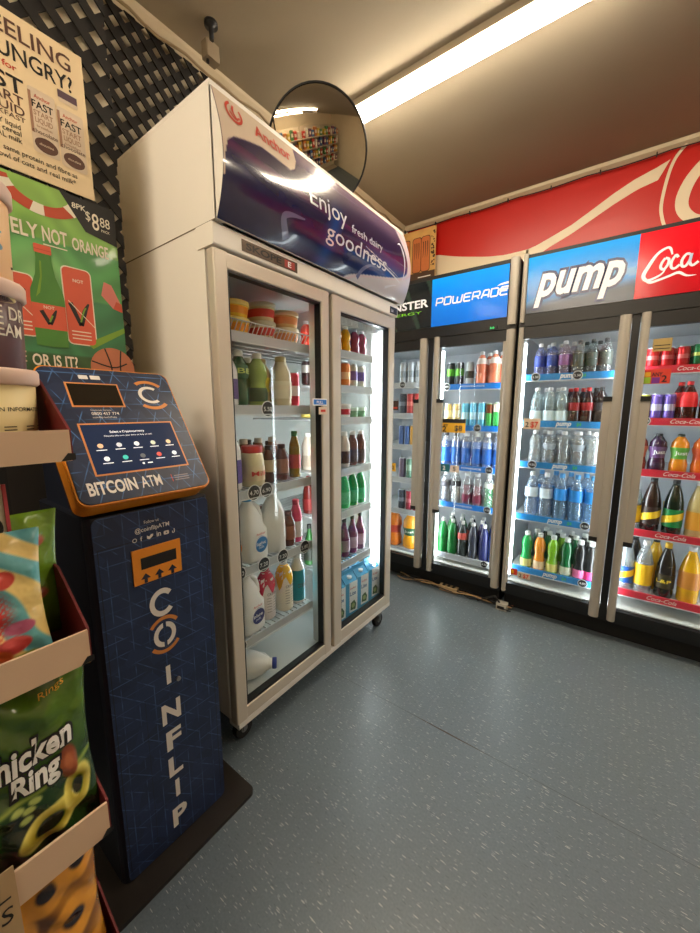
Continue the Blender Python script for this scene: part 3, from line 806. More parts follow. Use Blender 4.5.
sign(-1.552, -1.048, 1.766, 2.050, lambda u, v: (26, 30, 32) if math.sin(u * 37 + v * 14) < .86 else (44, 58, 50), 'black backlit sign over the corner cooler door', monster_art, 'm')
def pow_art(m):
    L = {'P': [[(0, 0), (0, 1), (.9, 1), (1, .9), (1, .5), (.9, .4), (0, .4)]], 'O': [[(.1, 0), (0, .1), (0, .9), (.1, 1), (.9, 1), (1, .9), (1, .1), (.9, 0), (.1, 0)]],
         'W': [[(0, 1), (.05, .1), (.12, 0), (.45, 0), (.5, .1), (.5, .8)], [(.5, .1), (.55, 0), (.88, 0), (.95, .1), (1, 1)]], 'E': [[(1, 1), (.1, 1), (0, .9), (0, .1), (.1, 0), (1, 0)], [(0, .52), (.9, .52)]],
         'R': [[(0, 0), (0, 1), (.9, 1), (1, .9), (1, .55), (.9, .42), (0, .42)], [(.6, .42), (1, 0)]], 'A': [[(0, 0), (.28, .95), (.36, 1), (.9, 1), (1, .9), (1, 0)], [(.14, .35), (1, .35)]], 'D': [[(0, 0), (0, 1), (.85, 1), (1, .85), (1, .15), (.85, 0), (0, 0)]]}
    u = -1.018
    for ch in 'POWERADE':
        w_ = .058 if ch == 'W' else .040
        for q, seg_ in enumerate(L[ch]): m.stroke([(u + (a * w_) + b2 * .006, 1.889 + b2 * .042) for a, b2 in seg_], .0085, M_swhite, FT, .001 + .0003 * q, 1)
        u += w_ + .0125
    m.poly([(-.640, 1.915), (-.588, 1.915), (-.588, 1.924), (-.636, 1.924)], M_swhite, FT, .0012)
    m.poly([(-.650, 1.942), (-.588, 1.945), (-.588, 1.957), (-.630, 1.952)], M_swhite, FT, .0012)
sign(-1.048, -.588, 1.766, 2.050, lambda u, v: tuple(a + (b2 - a) * (v - 1.766) / .284 for a, b2 in zip((10, 104, 214), (16, 138, 240))), 'plain bright blue backlit sign over the corner cooler', pow_art, 'p')
def pump_art(m):
    for h, mt, bo in ((.001, M_sout, .085), (.002, M_swhite, .03)):
        m.text('pump', -.452 if bo < .05 else -.460, 1.850, .392 if bo < .05 else .408, .118, mt, FT, h, bo, .30)
def pumpcol(u, v):
    k = (v - 1.766) / .284; c = tuple(a + (b2 - a) * k for a, b2 in zip((20, 92, 150), (10, 146, 232)))
    d = v - (1.835 + .10 * math.sin((u + .47) * 5))
    if abs(d + .02) < .018: c = tuple(x * .7 + 50 for x in c)
    c = lerp(c, (30, 44, 62), 1 - sm(1.775, 1.83, v - (u + .49) * .10))
    return c
sign(-.490, -.014, 1.766, 2.054, pumpcol, 'pale blue backlit sign with slanted white lettering, beside the red sign', pump_art, 'u')
def coke_art(m):
    W = .013
    m.stroke([(.109, 1.938), (.100, 1.965), (.085, 1.970), (.055, 1.950), (.028, 1.903), (.013, 1.865), (.030, 1.842), (.076, 1.859), (.092, 1.885)], [.006, .010, .010, .012, .015, .016, .012, .008, .004], M_swhite, FT, .001)
    m.stroke([(.018, 1.853), (.040, 1.832), (.075, 1.838), (.109, 1.848), (.139, 1.856), (.167, 1.838), (.200, 1.835)], [.012, .012, .010, .010, .012, .008, .001], M_swhite, FT, .0012)
    m.stroke([(.086, 1.928), (.075, 1.908), (.073, 1.889), (.085, 1.880), (.097, 1.898), (.099, 1.920), (.086, 1.928)], W * .8, M_swhite, FT, .0014)
    m.stroke([(.131, 1.921), (.122, 1.932), (.110, 1.909), (.110, 1.885), (.122, 1.876), (.139, 1.889)], W * .8, M_swhite, FT, .0016)
    m.stroke([(.170, 1.926), (.157, 1.928), (.145, 1.906), (.147, 1.882), (.159, 1.879), (.171, 1.900), (.175, 1.928), (.172, 1.892), (.183, 1.877), (.201, 1.890)], W * .8, M_swhite, FT, .0018)
    m.stroke([(.205, 1.903), (.235, 1.903)], .010, M_swhite, FT, .001)
    m.stroke([(.345, 1.938), (.335, 1.965), (.315, 1.968), (.285, 1.945), (.262, 1.903), (.262, 1.868), (.290, 1.862), (.320, 1.885)], [.006, .010, .010, .012, .015, .014, .010, .006], M_swhite, FT, .001)
    for k, pts in enumerate(([(.345, 1.925), (.333, 1.905), (.335, 1.882), (.348, 1.882), (.357, 1.905), (.345, 1.925)], [(.372, 1.882), (.378, 1.93), (.395, 1.965), (.385, 1.93), (.372, 1.885), (.39, 1.88)], [(.43, 1.922), (.41, 1.92), (.402, 1.895), (.412, 1.879), (.427, 1.9), (.432, 1.925), (.432, 1.885), (.45, 1.885)])):
        m.stroke(pts, W * .8, M_swhite, FT, .0014 + .0002 * k)
sign(-.014, .580, 1.766, 2.054, lambda u, v: tuple(a + (b2 - a) * (v - 1.766) / .288 for a, b2 in zip((176, 8, 24), (220, 10, 30))), 'bright red backlit sign with white script lettering', coke_art, 'c')
# green temperature display
t = thing('temperature_display', 'tiny green lit temperature display under the plain blue sign', 'display', (-.665, YD, 1.713))
MB().rbox((-.695, YD + .004, 1.702), (-.635, YD + .012, 1.728), .003, M_black, 1).build('housing', t)
m = MB(); m.text('3.0', -.675, 1.709, .024, .011, glow('green_led', (.1, 1, .25), 1.6), FS, -.003, .02); m.build('digits', t)

# ---- contents of the coolers.  (description, x, template)
ORD = ['first', 'second', 'third', 'fourth', 'fifth', 'sixth', 'seventh']
def row(sign_name, shelf_name, z, items, y=2.435, group=None, back=False, step=.0):
    """items counted from the door handle outwards"""
    for desc, x, tp, cat, n in items:
        lab = '%s, %s from the handle, %s shelf under %s sign' % (desc, ORD[n - 1], shelf_name, sign_name)
        if back: lab = '%s behind front row, %s shelf, %s sign, %s from handle' % (desc, shelf_name, sign_name, ORD[n - 1])
        place(tp, x, y, z, random.uniform(-.25, .25), lab, cat, group or ('drinks on the %s shelf under the %s sign' % (shelf_name, sign_name)))
Bt, Cn = 'drink bottle', 'drink can'
def bt(shape, r, h, body, cap, label=None, lz=(.32, .62), **k): return tpl_bottle(shape, r, h, body, cap, label, lz, **k)
WH = (240, 240, 240)
# plain blue sign
can_gb = tpl_can(.026, .150, (44, 46, 50), (96, 176, 52), (.42, .72)); can_si = tpl_can(.026, .150, (178, 186, 190), (60, 70, 66), (.3, .6))
pinkb = bt('pet', .034, .205, (226, 128, 96), WH, (240, 226, 220), (.62, .80))
row('plain blue', 'top', 1.40, [('black energy can with green mark', -.955, can_gb, Cn, 1), ('black energy can with green claw', -.893, can_gb, Cn, 2), ('silver energy can', -.828, can_si, Cn, 3),
    ('pink drink bottle with white collar', -.752, pinkb, Bt, 4), ('coral pink drink bottle, white top', -.672, pinkb, Bt, 5)])
row('plain blue', 'top', 1.40, [('pink drink bottle', -.73, pinkb, Bt, 5), ('pink drink bottle', -.65, pinkb, Bt, 6), ('black energy can', -.93, can_gb, Cn, 1), ('silver energy can', -.86, can_si, Cn, 2)], y=2.52, back=True)
can_cr = tpl_can(.025, .150, (226, 204, 140), (250, 240, 200), (.4, .7)); can_lb = tpl_can(.024, .155, (96, 178, 214), (180, 220, 236), (.3, .6)); can_gr = tpl_can(.021, .150, (70, 170, 80), (120, 60, 30), (.58, .95)); can_wg = tpl_can(.026, .155, (66, 186, 90), (232, 214, 206), (.62, .95))
row('plain blue', 'second', 1.135, [('cream coloured can', -.962, can_cr, Cn, 1), ('cream and pale yellow can', -.902, can_cr, Cn, 2), ('pale blue slim can', -.842, can_lb, Cn, 3), ('sky blue slim can', -.790, can_lb, Cn, 4), ('light blue can', -.738, can_lb, Cn, 5),
    ('green and brown slim can', -.690, can_gr, Cn, 6), ('green can with pale top', -.640, can_wg, Cn, 7)])
row('plain blue', 'second', 1.135, [('pale blue can', -.815, can_lb, Cn, 3), ('cream can', -.93, can_cr, Cn, 1), ('green can', -.70, can_gr, Cn, 5)], y=2.50, back=True)
blueb = bt('sport', .033, .225, (30, 112, 206), WH, (34, 100, 190), (.12, .55), level=.74); bluec = bt('sport', .033, .225, (40, 124, 214), (60, 60, 64), (28, 108, 200), (.12, .55), level=.74)
row('plain blue', 'third', .870, [('%s blue sports drink bottle' % w_, x, b2, Bt, i + 1) for i, (w_, x, b2) in enumerate((('bright', -.965, bluec), ('mid', -.893, bluec), ('vivid', -.823, blueb), ('clear', -.755, blueb), ('deep', -.688, blueb), ('pale capped', -.622, blueb)))])
row('plain blue', 'third', .870, [('blue sports drink bottle', -.93 + .07 * i, blueb, Bt, i + 1) for i in range(5)], y=2.515, back=True)
greyb = bt('sport', .031, .220, (112, 108, 116), WH, (90, 88, 96), (.5, .66), level=.7); whb = bt('sport', .031, .220, (206, 210, 210), WH, (60, 62, 70), (.55, .72), level=.7)
berry = bt('sport', .031, .220, (142, 30, 70), WH, (120, 24, 60), (.1, .34), level=.62); greenb = bt('sport', .031, .220, (26, 160, 84), WH, (230, 240, 236), (.6, .74), level=.66); yelb = bt('sport', .031, .220, (214, 170, 50), WH, level=.7)
row('plain blue', 'fourth', .610, [('smoky grey sports bottle', -.955, greyb, Bt, 1), ('cloudy white sports bottle', -.882, whb, Bt, 2), ('dark berry sports bottle', -.808, berry, Bt, 3), ('berry red sports bottle', -.738, berry, Bt, 4), ('emerald green sports bottle', -.664, greenb, Bt, 5), ('amber yellow sports bottle', -.608, yelb, Bt, 6)])
row('plain blue', 'fourth', .610, [('berry red sports bottle', -.77, berry, Bt, 3), ('green sports bottle', -.63, greenb, Bt, 5), ('grey sports bottle', -.92, greyb, Bt, 1)], y=2.51, back=True)
fg = bt('pet', .033, .250, (18, 128, 60), (230, 236, 232), (16, 120, 50), (.08, .45)); fr = bt('pet', .033, .250, (54, 62, 62), WH, (214, 92, 84), (.50, .68)); fd = bt('pet', .033, .250, (66, 70, 84), WH, (40, 44, 62), (.48, .68)); fb = bt('pet', .033, .250, (52, 56, 110), WH, (30, 36, 92), (.08, .45)); fbb = bt('pet', .033, .250, (30, 62, 132), (220, 224, 236), (24, 50, 120), (.3, .62))
row('plain blue', 'bottom', .240, [('dark green soft drink bottle', -.962, fg, Bt, 1), ('green soft drink bottle', -.892, fg, Bt, 2), ('dark cola bottle with red label', -.820, fr, Bt, 3), ('dark drink bottle, navy label', -.748, fd, Bt, 4), ('purple blue drink bottle', -.674, fb, Bt, 5), ('deep blue drink bottle', -.612, fbb, Bt, 6)])
row('plain blue', 'bottom', .240, [('green drink bottle', -.935, fg, Bt, 1), ('dark cola bottle', -.86, fd, Bt, 2), ('dark cola bottle with label', -.79, fr, Bt, 3), ('blue drink bottle', -.715, fb, Bt, 4), ('deep blue bottle', -.64, fbb, Bt, 5)], y=2.52, back=True)
row('plain blue', 'bottom', .240, [('rear dark bottle', -.955 + .075 * i, (fd, fg, fd, fb, fbb)[i], Bt, i + 1) for i in range(5)], y=2.60, back=True)
# black sign
can_sv = tpl_can(.027, .150, (196, 202, 208), (150, 160, 170), (.3, .6)); can_dk = tpl_can(.027, .150, (40, 50, 66), (120, 128, 140), (.4, .6)); can_rd = tpl_can(.027, .150, (170, 50, 50), (210, 120, 110), (.4, .6)); can_bl = tpl_can(.020, .145, (60, 92, 150)); can_ye = tpl_can(.020, .145, (200, 150, 60)); can_gn = tpl_can(.026, .150, (90, 130, 110), (150, 180, 160), (.4, .7))
for z, nm, its in ((1.425, 'top', [('silver can', -1.185, can_sv), ('bright silver can', -1.245, can_sv), ('pale silver can', -1.308, can_sv)]),
                   (1.210, 'second', [('dull red can', -1.190, can_rd), ('red can', -1.247, can_rd), ('dark blue can', -1.308, can_dk)]),
                   (.985, 'third', [('red slim can', -1.178, tpl_can(.020, .145, (170, 60, 56))), ('golden slim can', -1.222, can_ye), ('blue slim can', -1.268, can_bl), ('steel blue slim can', -1.314, can_bl)]),
                   (.740, 'fourth', [('mauve can', -1.183, tpl_can(.026, .150, (110, 96, 120))), ('grey green can', -1.242, can_gn), ('dusky purple can', -1.302, tpl_can(.026, .150, (96, 84, 108)))]),
                   (.500, 'fifth', [('maroon can', -1.180, tpl_can(.026, .150, (150, 44, 62), (190, 110, 120), (.4, .6))), ('crimson can', -1.238, tpl_can(.026, .150, (150, 44, 62), (190, 110, 120), (.4, .6))), ('navy can', -1.300, can_dk)])):
    row('black', nm, z, [(d, x, tp, Cn, i + 1) for i, (d, x, tp) in enumerate(its)])
    row('black', nm, z, [(d + ' mate', x - .02, tp, Cn, i + 1) for i, (d, x, tp) in enumerate(its[:2])], y=2.50, back=True)
ojb = bt('flask', .058, .275, (238, 160, 28), (40, 60, 40), (28, 84, 50), (.38, .60), text='Just', tcol=(240, 240, 220))
row('black', 'bottom', .195, [('big orange juice bottle with green label', -1.235, ojb, 'juice bottle', 1), ('large orange juice bottle', -1.375, bt('flask', .058, .275, (236, 130, 30), (40, 60, 40), (200, 60, 40), (.38, .6)), 'juice bottle', 2)], y=2.47)
# pale blue sign
fl = bt('pet', .029, .185, None, WH, (60, 84, 176), (.30, .62), neck=(140, 150, 215)); fl2 = bt('pet', .031, .190, None, WH, (150, 96, 160), (.30, .60), neck=(200, 185, 215)); dk = bt('pet', .030, .185, None, (60, 64, 70), (84, 92, 86), (.25, .62), neck=(150, 160, 160))
row('pale blue', 'top', 1.435, [('smoky clear bottle', -.105, dk, Bt, 1), ('grey labelled clear bottle', -.165, dk, Bt, 2), ('dark labelled clear bottle', -.226, dk, Bt, 3), ('clear bottle with mauve label', -.296, fl2, Bt, 4), ('clear bottle with blue label', -.358, fl, Bt, 5), ('pale violet bottle with blue label', -.420, fl, Bt, 6)])
row('pale blue', 'top', 1.435, [('clear bottle', -.14 - .062 * i, (dk, dk, fl2, fl, fl)[i], Bt, i + 1) for i in range(5)], y=2.51, back=True)
wt = bt('pet', .033, .200, None, WH, (206, 226, 232), (.06, .34), neck=(205, 228, 235)); co = bt('pet', .031, .195, (46, 22, 18), (206, 40, 40), (150, 30, 34), (.36, .58)); coz = bt('pet', .031, .195, (34, 24, 26), (30, 30, 34), (60, 56, 60), (.36, .58))
row('pale blue', 'second', 1.172, [('dark cola bottle, black cap', -.105, coz, Bt, 1), ('cola bottle with red cap', -.165, co, Bt, 2), ('dark cola bottle with red cap', -.226, co, Bt, 3), ('clear water bottle', -.288, wt, Bt, 4), ('clear water bottle with white cap', -.352, wt, Bt, 5), ('white capped water bottle', -.420, wt, Bt, 6)])
row('pale blue', 'second', 1.172, [('bottle', -.135 - .062 * i, (coz, co, co, wt, wt)[i], Bt, i + 1) for i in range(5)], y=2.51, back=True)
wt2 = bt('sport', .032, .195, None, WH, None, neck=(222, 230, 232)); wt3 = bt('sport', .032, .195, None, WH, (170, 180, 190), (.45, .62), neck=(214, 224, 230))
row('pale blue', 'third', .930, [('sparkling water bottle', -.118, wt2, Bt, 1), ('clear water bottle', -.190, wt3, Bt, 2), ('still water bottle', -.262, wt2, Bt, 3), ('plain water bottle', -.336, wt3, Bt, 4), ('slim water bottle', -.412, wt2, Bt, 5)])
row('pale blue', 'third', .930, [('water bottle', -.155 - .072 * i, wt2, Bt, i + 1) for i in range(4)], y=2.51, back=True)
wl = bt('pet', .036, .272, None, WH, (214, 232, 246), (.45, .66), neck=(190, 214, 240)); wb = bt('pet', .037, .275, None, (90, 170, 230), (44, 140, 224), (.44, .68), neck=(150, 200, 240))
row('pale blue', 'fourth', .605, [('tall sky blue labelled bottle', -.100, wb, Bt, 1), ('tall water bottle, blue label', -.176, wb, Bt, 2), ('tall blue labelled water bottle', -.254, wb, Bt, 3), ('tall pale labelled bottle', -.332, wl, Bt, 4), ('tall white labelled water bottle', -.410, wl, Bt, 5)])
row('pale blue', 'fourth', .605, [('tall water bottle', -.14 - .078 * i, wb, Bt, i + 1) for i in range(4)], y=2.52, back=True)
def ju(c, l): return bt('sport', .032, .232, c, (226, 232, 230), l, (.05, .26))
row('pale blue', 'bottom', .270, [('black drink bottle, pink label', -.062 - .012, ju((32, 34, 36), (220, 60, 130)), Bt, 1), ('dark drink bottle with pink label', -.128, ju((32, 34, 36), (232, 120, 170)), Bt, 2), ('dark green drink bottle', -.196, ju((24, 110, 60), (200, 206, 180)), Bt, 3),
    ('lime green drink bottle', -.268, ju((128, 190, 30), (220, 210, 120)), Bt, 4), ('orange drink bottle', -.340, ju((240, 150, 40), (244, 214, 170)), Bt, 5), ('bright green drink bottle', -.412, ju((34, 160, 80), (226, 226, 140)), Bt, 6)])
row('pale blue', 'bottom', .270, [('capped drink bottle', -.09 - .07 * i, ju([(32, 34, 36), (24, 100, 60), (110, 170, 40), (30, 110, 60), (60, 90, 80)][i], (200, 200, 170)), Bt, i + 1) for i in range(5)], y=2.51, back=True)
row('pale blue', 'bottom', .270, [('rear shaded bottle', -.12 - .07 * i, ju((40, 60, 54), (200, 200, 170)), Bt, i + 1) for i in range(4)], y=2.585, back=True)
# red sign
can_ck = tpl_can(.026, .098, (206, 24, 34), (230, 120, 120), (.4, .6)); can_7 = tpl_can(.026, .105, (10, 120, 66), (200, 220, 120), (.45, .6))
row('red', 'top', 1.452, [('short red cola can', .088, can_ck, Cn, 1), ('red cola can with light band', .146, can_ck, Cn, 2), ('red soft drink can', .204, can_ck, Cn, 3), ('green soft drink can', .262, can_7, Cn, 4), ('deep green can', .320, can_7, Cn, 5)])
row('red', 'top', 1.452, [('red cola can', .117, can_ck, Cn, 1), ('red cola can again', .175, can_ck, Cn, 2), ('green can', .233, can_7, Cn, 3)], y=2.495, back=True)
pu = tpl_can(.023, .128, (110, 90, 180), (200, 200, 230), (.35, .6)); yg = tpl_can(.023, .128, (170, 176, 70), (230, 230, 190), (.4, .7)); bigco = bt('long', .034, .185, (60, 22, 18), (222, 40, 40), (220, 34, 40), (.34, .72))
row('red', 'second', 1.198, [('yellow green slim can', .080, yg, Cn, 1), ('violet can', .128, pu, Cn, 2), ('pale purple can', .178, pu, Cn, 3), ('cola bottle with red label', .246, bigco, Bt, 4), ('red capped cola bottle', .320, bigco, Bt, 5)])
row('red', 'second', 1.198, [('purple can', .104, pu, Cn, 1), ('violet slim can', .154, pu, Cn, 2), ('cola bottle', .22, bigco, Bt, 3)], y=2.495, back=True)
fk1 = bt('flask', .036, .190, (52, 34, 60), (30, 30, 34), (92, 60, 110), (.36, .66), text='Just'); fk2 = bt('flask', .036, .190, (226, 140, 30), (60, 70, 60), (96, 170, 60), (.36, .66), text='Just'); fk3 = bt('flask', .036, .190, (232, 120, 40), (60, 60, 60), (220, 90, 40), (.36, .66)); 
row('red', 'third', .938, [('red brown juice flask', .080, bt('flask', .036, .19, (150, 60, 40), (60, 60, 60), (200, 100, 60), (.36, .66)), 'juice bottle', 1), ('dark blackcurrant juice flask', .156, fk1, 'juice bottle', 2), ('orange juice flask with green label', .240, fk2, 'juice bottle', 3), ('deep orange juice flask', .322, fk3, 'juice bottle', 4)], y=2.44)
def sw(body, lab, stripe, cap=(40, 40, 40), lz=(.14, .46), level=None, h=.285, neck=None): return bt('long', .040, h, body, cap, lab, lz, stripe=stripe, level=level, neck=neck)
row('red', 'fourth', .620, [('clear mixer bottle, yellow label', .082, sw(None, (240, 196, 40), None, (30, 30, 30), neck=(210, 220, 220)), Bt, 1), ('dark brown mixer bottle with yellow band', .160, sw((40, 20, 16), (46, 26, 20), (240, 200, 40)), Bt, 2), ('green labelled mixer bottle with yellow band', .248, sw((18, 34, 22), (14, 130, 62), (240, 204, 40)), Bt, 3), ('pale bottle with amber label', .338, sw((210, 190, 130), (226, 160, 50), None, (230, 230, 230)), Bt, 4)], y=2.445)
row('red', 'bottom', .278, [('clear bottle with blue label', .084, sw(None, (42, 96, 196), (244, 200, 44), (230, 230, 230), neck=(220, 230, 235)), Bt, 1), ('clear bottle with broad yellow label', .163, sw(None, (244, 192, 30), None, (230, 230, 230), (.16, .56), neck=(225, 232, 235)), Bt, 2), ('dark bottle with yellow cap', .252, bt('long', .040, .29, (30, 24, 20), (236, 190, 50), (60, 50, 20), (.18, .44), text='L&P', tcol=(244, 214, 60)), Bt, 3), ('big yellow soft drink bottle', .345, bt('long', .043, .295, (240, 184, 20), (226, 226, 230), (214, 140, 50), (.26, .56)), Bt, 4)], y=2.445)
row('red', 'bottom', .278, [('yellow soft drink bottle', .21, sw((230, 180, 40), (230, 160, 40), None), Bt, 2), ('dark mixer bottle', .12, sw((30, 26, 30), (40, 60, 120), None), Bt, 1)], y=2.54, back=True)

# promo cards on the cooler doors
def promo(name, x0, z0, x1, z1, mat, label, items, y=YD + .033):
    m = MB(); F = box_frame((0, y - .0015, 0), (1, 0, 0), (0, 0, 1), (0, -1, 0))
    m.box((x0, y - .0015, z0), (x1, y, z1), mat)
    for it in items:
        if it[0] == 'r': m.rect(*it[1:5], it[5], F, .0005)
        else: m.text(it[0], *it[1:5], it[5], F, .001, .02)
    return tag(m.build(name), label, 'price card', 'promotion cards on the cooler doors')
M_yel = pbr('card_yellow', (236, 176, 30), .5); M_rd = pbr('card_red', (214, 60, 40), .5); M_tl = pbr('card_teal', (20, 110, 120), .5); M_cd = pbr('card_cream', (222, 200, 176), .5); M_purp = pbr('card_purple', (120, 40, 140), .5); M_gl = pbr('card_lime', (160, 200, 50), .5); M_gd = pbr('card_gold', (176, 152, 96), .4, .3)
promo('price_card', -.962, 1.098, -.800, 1.186, M_yel, 'yellow and black offer card under the plain blue sign', [('r', -.962, 1.160, -.800, 1.186, M_ink), ('any', -.945, 1.140, .03, .012, M_ink), ('2', -.952, 1.103, .028, .036, M_ink), ('$8', -.870, 1.110, .05, .034, M_ink)])
promo('price_card', -.955, .838, -.892, .890, M_tl, 'teal price card on the door under the plain blue sign', [('2', -.94, .85, .02, .026, M_inkw)])
promo('price_card', -.888, .840, -.828, .885, M_cd, 'pale price card beside the teal card', [('5', -.87, .85, .02, .026, M_ink)])
promo('price_card', -.462, 1.135, -.375, 1.196, M_cd, 'cream offer card on the second shelf under the pale blue sign', [('2', -.452, 1.148, .018, .028, M_ink), ('$7', -.425, 1.146, .040, .032, M_rd)])
promo('price_card', -.430, .232, -.362, .270, M_cd, 'cream offer card on the bottom shelf under the pale blue sign', [('2', -.424, .238, .014, .022, M_ink), ('$7', -.402, .238, .032, .024, M_rd)])
promo('price_card', -.476, .244, -.436, .282, M_rd, 'small red berry card on the bottom shelf', [('r', -.47, .25, -.455, .272, M_yel)])
promo('price_card', .080, 1.520, .150, 1.578, M_gd, 'gold patterned sticker on the door under the red sign', [('r', .086, 1.545, .144, 1.549, M_ink), ('r', .086, 1.530, .144, 1.534, M_ink)])
promo('price_card', .058, 1.370, .160, 1.438, M_rd, 'colourful fruit sticker on the door under the red sign', [('r', .060, 1.372, .088, 1.402, M_gl), ('r', .092, 1.372, .122, 1.400, M_purp), ('r', .062, 1.405, .086, 1.425, M_yel), ('ANY', .090, 1.405, .04, .018, M_ink), ('2', .128, 1.378, .02, .03, M_ink)])
promo('price_card', -1.335, .80, -1.295, .86, M_yel, 'little yellow card on a shelf under the black sign', [('2', -1.325, .815, .02, .026, M_ink)])
promo('price_card', -1.345, 1.24, -1.285, 1.305, pbr('card_brown', (58, 34, 26), .5), 'dark brown card on the shelf under the black sign', [('r', -1.34, 1.25, -1.29, 1.262, M_rd)])

# cables and power board under the coolers
m = MB()
for s in range(5):
    pts = []
    for k in range(26):
        x = -1.25 + k * (.80) / 25
        pts.append((x, 2.335 + .022 * math.sin(k * .5 + s * 1.3) - s * .006, .012 + .02 * abs(math.sin(k * .33 + s * 1.9))))
    m.tube(pts, .0035, pbr('cable_cream', (176, 140, 96), .5) if s % 2 else M_black, 6)
tag(m.build('power_cable'), 'tangle of thin cables on the floor under the coolers', 'cable')
t = thing('power_board', 'cream power board lying among cables under the coolers', 'power board', (-.86, 2.34, 0))
MB().rbox((-.93, 2.315, .004), (-.80, 2.36, .038), .008, pbr('board_cream', (178, 150, 112), .5), 2).build('housing', t)
m = MB()
for x in (-.90, -.865, -.83): m.box((x - .008, 2.325, .038), (x + .008, 2.35, .044), M_black)
m.build('socket', t)
t = thing('power_plug', 'white and black plug adaptor at the foot of the cooler corner post', 'plug', (-.50, 2.32, 0))
MB().rbox((-.54, 2.29, .002), (-.475, 2.34, .045), .006, pbr('plug_white', (190, 186, 176), .5), 2).build('housing', t)
m = MB(); m.tube([(-.52, 2.30, .046), (-.55, 2.30, .08), (-.60, 2.31, .05), (-.66, 2.31, .012)], .006, M_black); m.box((-.53, 2.286, .012), (-.49, 2.291, .03), M_black); m.build('cord', t)

# ================================================================== WHITE DAIRY FRIDGE
X0, X1, Y0, Y1 = -1.62, -.995, .700, 1.812
XC = -1.055   # front of the lower carcass, behind the doors
DF = thing('dairy_fridge', 'tall white two-door glass fridge full of milk, on casters', 'fridge', (-1.32, 1.28, 0))
m = MB()
for ya, yb in ((Y0, Y0 + .03), (Y1 - .035, Y1)): m.box((X0, ya, .13), (XC, yb, 1.785), M_white); m.box((X0, ya, 1.787), (X1, yb, 2.1215), M_white)
m.box((X0, Y0, 2.122), (X1 + .002, Y1, 2.136), M_white); m.box((X0, Y0 + .03, .13), (X0 + .02, Y1 - .035, 2.122), M_white)
m.box((X0, Y0 + .03, 1.715), (XC, Y1 - .035, 1.75), M_white); m.box((X0, Y0 + .03, .115), (XC, Y1 - .035, .145), M_white)
m.box((X0 + .02, Y0 - .0012, 1.7845), (X1, Y0 + .001, 1.7875), pbr('seam_grey', (96, 84, 66), .7))
m.build('cabinet', DF)
m = MB(); YR = Y1 - .0351
m.box((X0 + .021, Y0 + .031, .146), (X0 + .03, YR, 1.70), M_dliner); m.box((X0 + .03, Y0 + .031, .146), (XC, Y0 + .038, 1.70), M_dliner)
m.box((X0 + .03, YR - .007, .146), (XC, YR, 1.70), M_dliner); m.box((X0 + .03, Y0 + .038, .146), (XC, YR - .007, .155), M_dliner)
m.box((X0 + .03, Y0 + .038, 1.695), (XC, YR - .007, 1.714), M_dliner)
for k in range(9): m.box((X0 + .20, 1.34 + k * .045, 1.64), (XC - .02, 1.344 + k * .045, 1.695), M_dliner)
m.box((-1.10, 1.205, .155), (-1.06, 1.262, 1.695), M_dliner)
m.build('liner', DF)
# bulging header
ZB0, ZB1 = 1.788, 2.120
def bul(z):
    k = max(0.0, min(1.0, (z - ZB0) / (ZB1 - ZB0))); return -.989 + .042 * math.sin(PI * k ** .9)
def Fh(u, v, h=0.0):
    d = .004; s = (bul(v + d) - bul(v - d)) / (2 * d); L = math.sqrt(1 + s * s)
    return Vector((bul(v) + h / L, u, v - h * s / L))
def lerp(a, b2, k): return tuple(x + (y - x) * k for x, y in zip(a, b2))
def sm(a, b2, x): k = max(0, min(1, (x - a) / (b2 - a))); return k * k * (3 - 2 * k)
def plate(y):      # lower edge of the pale logo plate
    P = [(.715, 1.80), (.722, 1.95), (.735, 1.995), (.76, 2.015), (.80, 2.028), (.87, 2.045), (.95, 2.040), (.99, 2.036), (1.015, 2.052), (1.03, 2.085), (1.04, 2.2), (2, 2.2)]
    for (a, b2), (c, d) in zip(P, P[1:]):
        if a <= y <= c: return b2 + (d - b2) * (y - a) / (c - a)
    return 2.3
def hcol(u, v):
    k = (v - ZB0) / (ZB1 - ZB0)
    c = lerp((18, 30, 78), (40, 28, 66), sm(.2, .6, k)); c = lerp(c, (120, 96, 122), sm(.66, 1.0, k) * .9)  # purple print, paler at the top with the ceiling reflection put into the colour
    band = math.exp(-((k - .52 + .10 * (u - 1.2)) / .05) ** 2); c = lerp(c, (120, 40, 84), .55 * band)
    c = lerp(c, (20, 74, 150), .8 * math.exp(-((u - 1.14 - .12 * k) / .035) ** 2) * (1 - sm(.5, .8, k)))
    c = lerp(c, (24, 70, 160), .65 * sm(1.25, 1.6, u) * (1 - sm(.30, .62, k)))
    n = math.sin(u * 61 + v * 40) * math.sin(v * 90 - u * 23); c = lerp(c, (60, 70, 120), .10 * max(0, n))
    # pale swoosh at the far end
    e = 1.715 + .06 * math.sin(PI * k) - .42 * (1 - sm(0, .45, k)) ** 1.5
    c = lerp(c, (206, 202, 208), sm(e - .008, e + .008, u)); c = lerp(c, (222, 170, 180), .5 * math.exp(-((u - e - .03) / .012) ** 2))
    edge = plate(u / .982) - .012
    c = lerp(c, (214, 196, 176), sm(edge - .003, edge + .003, v))
    if v > 2.118: c = lerp(c, (214, 198, 176), sm(2.118, 2.122, v))
    return c
m = MB()
M_hdr = printed('header_print', .16, .6)
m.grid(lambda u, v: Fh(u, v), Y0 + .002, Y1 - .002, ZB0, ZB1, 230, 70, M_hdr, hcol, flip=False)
m.box((X1 - .002, Y0 + .002, ZB0), (-.9895, Y1 - .002, ZB1), M_white)
for yy, fl_ in ((Y0 + .002, 0), (Y1 - .002, 1)):
    zs = [ZB0 + (ZB1 - ZB0) * k / 16 for k in range(17)]
    m.add([(bul(z), yy, z) for z in zs] + [(X1, yy, z) for z in zs], [(k, k + 1, 18 + k, 17 + k) for k in range(16)], M_white)
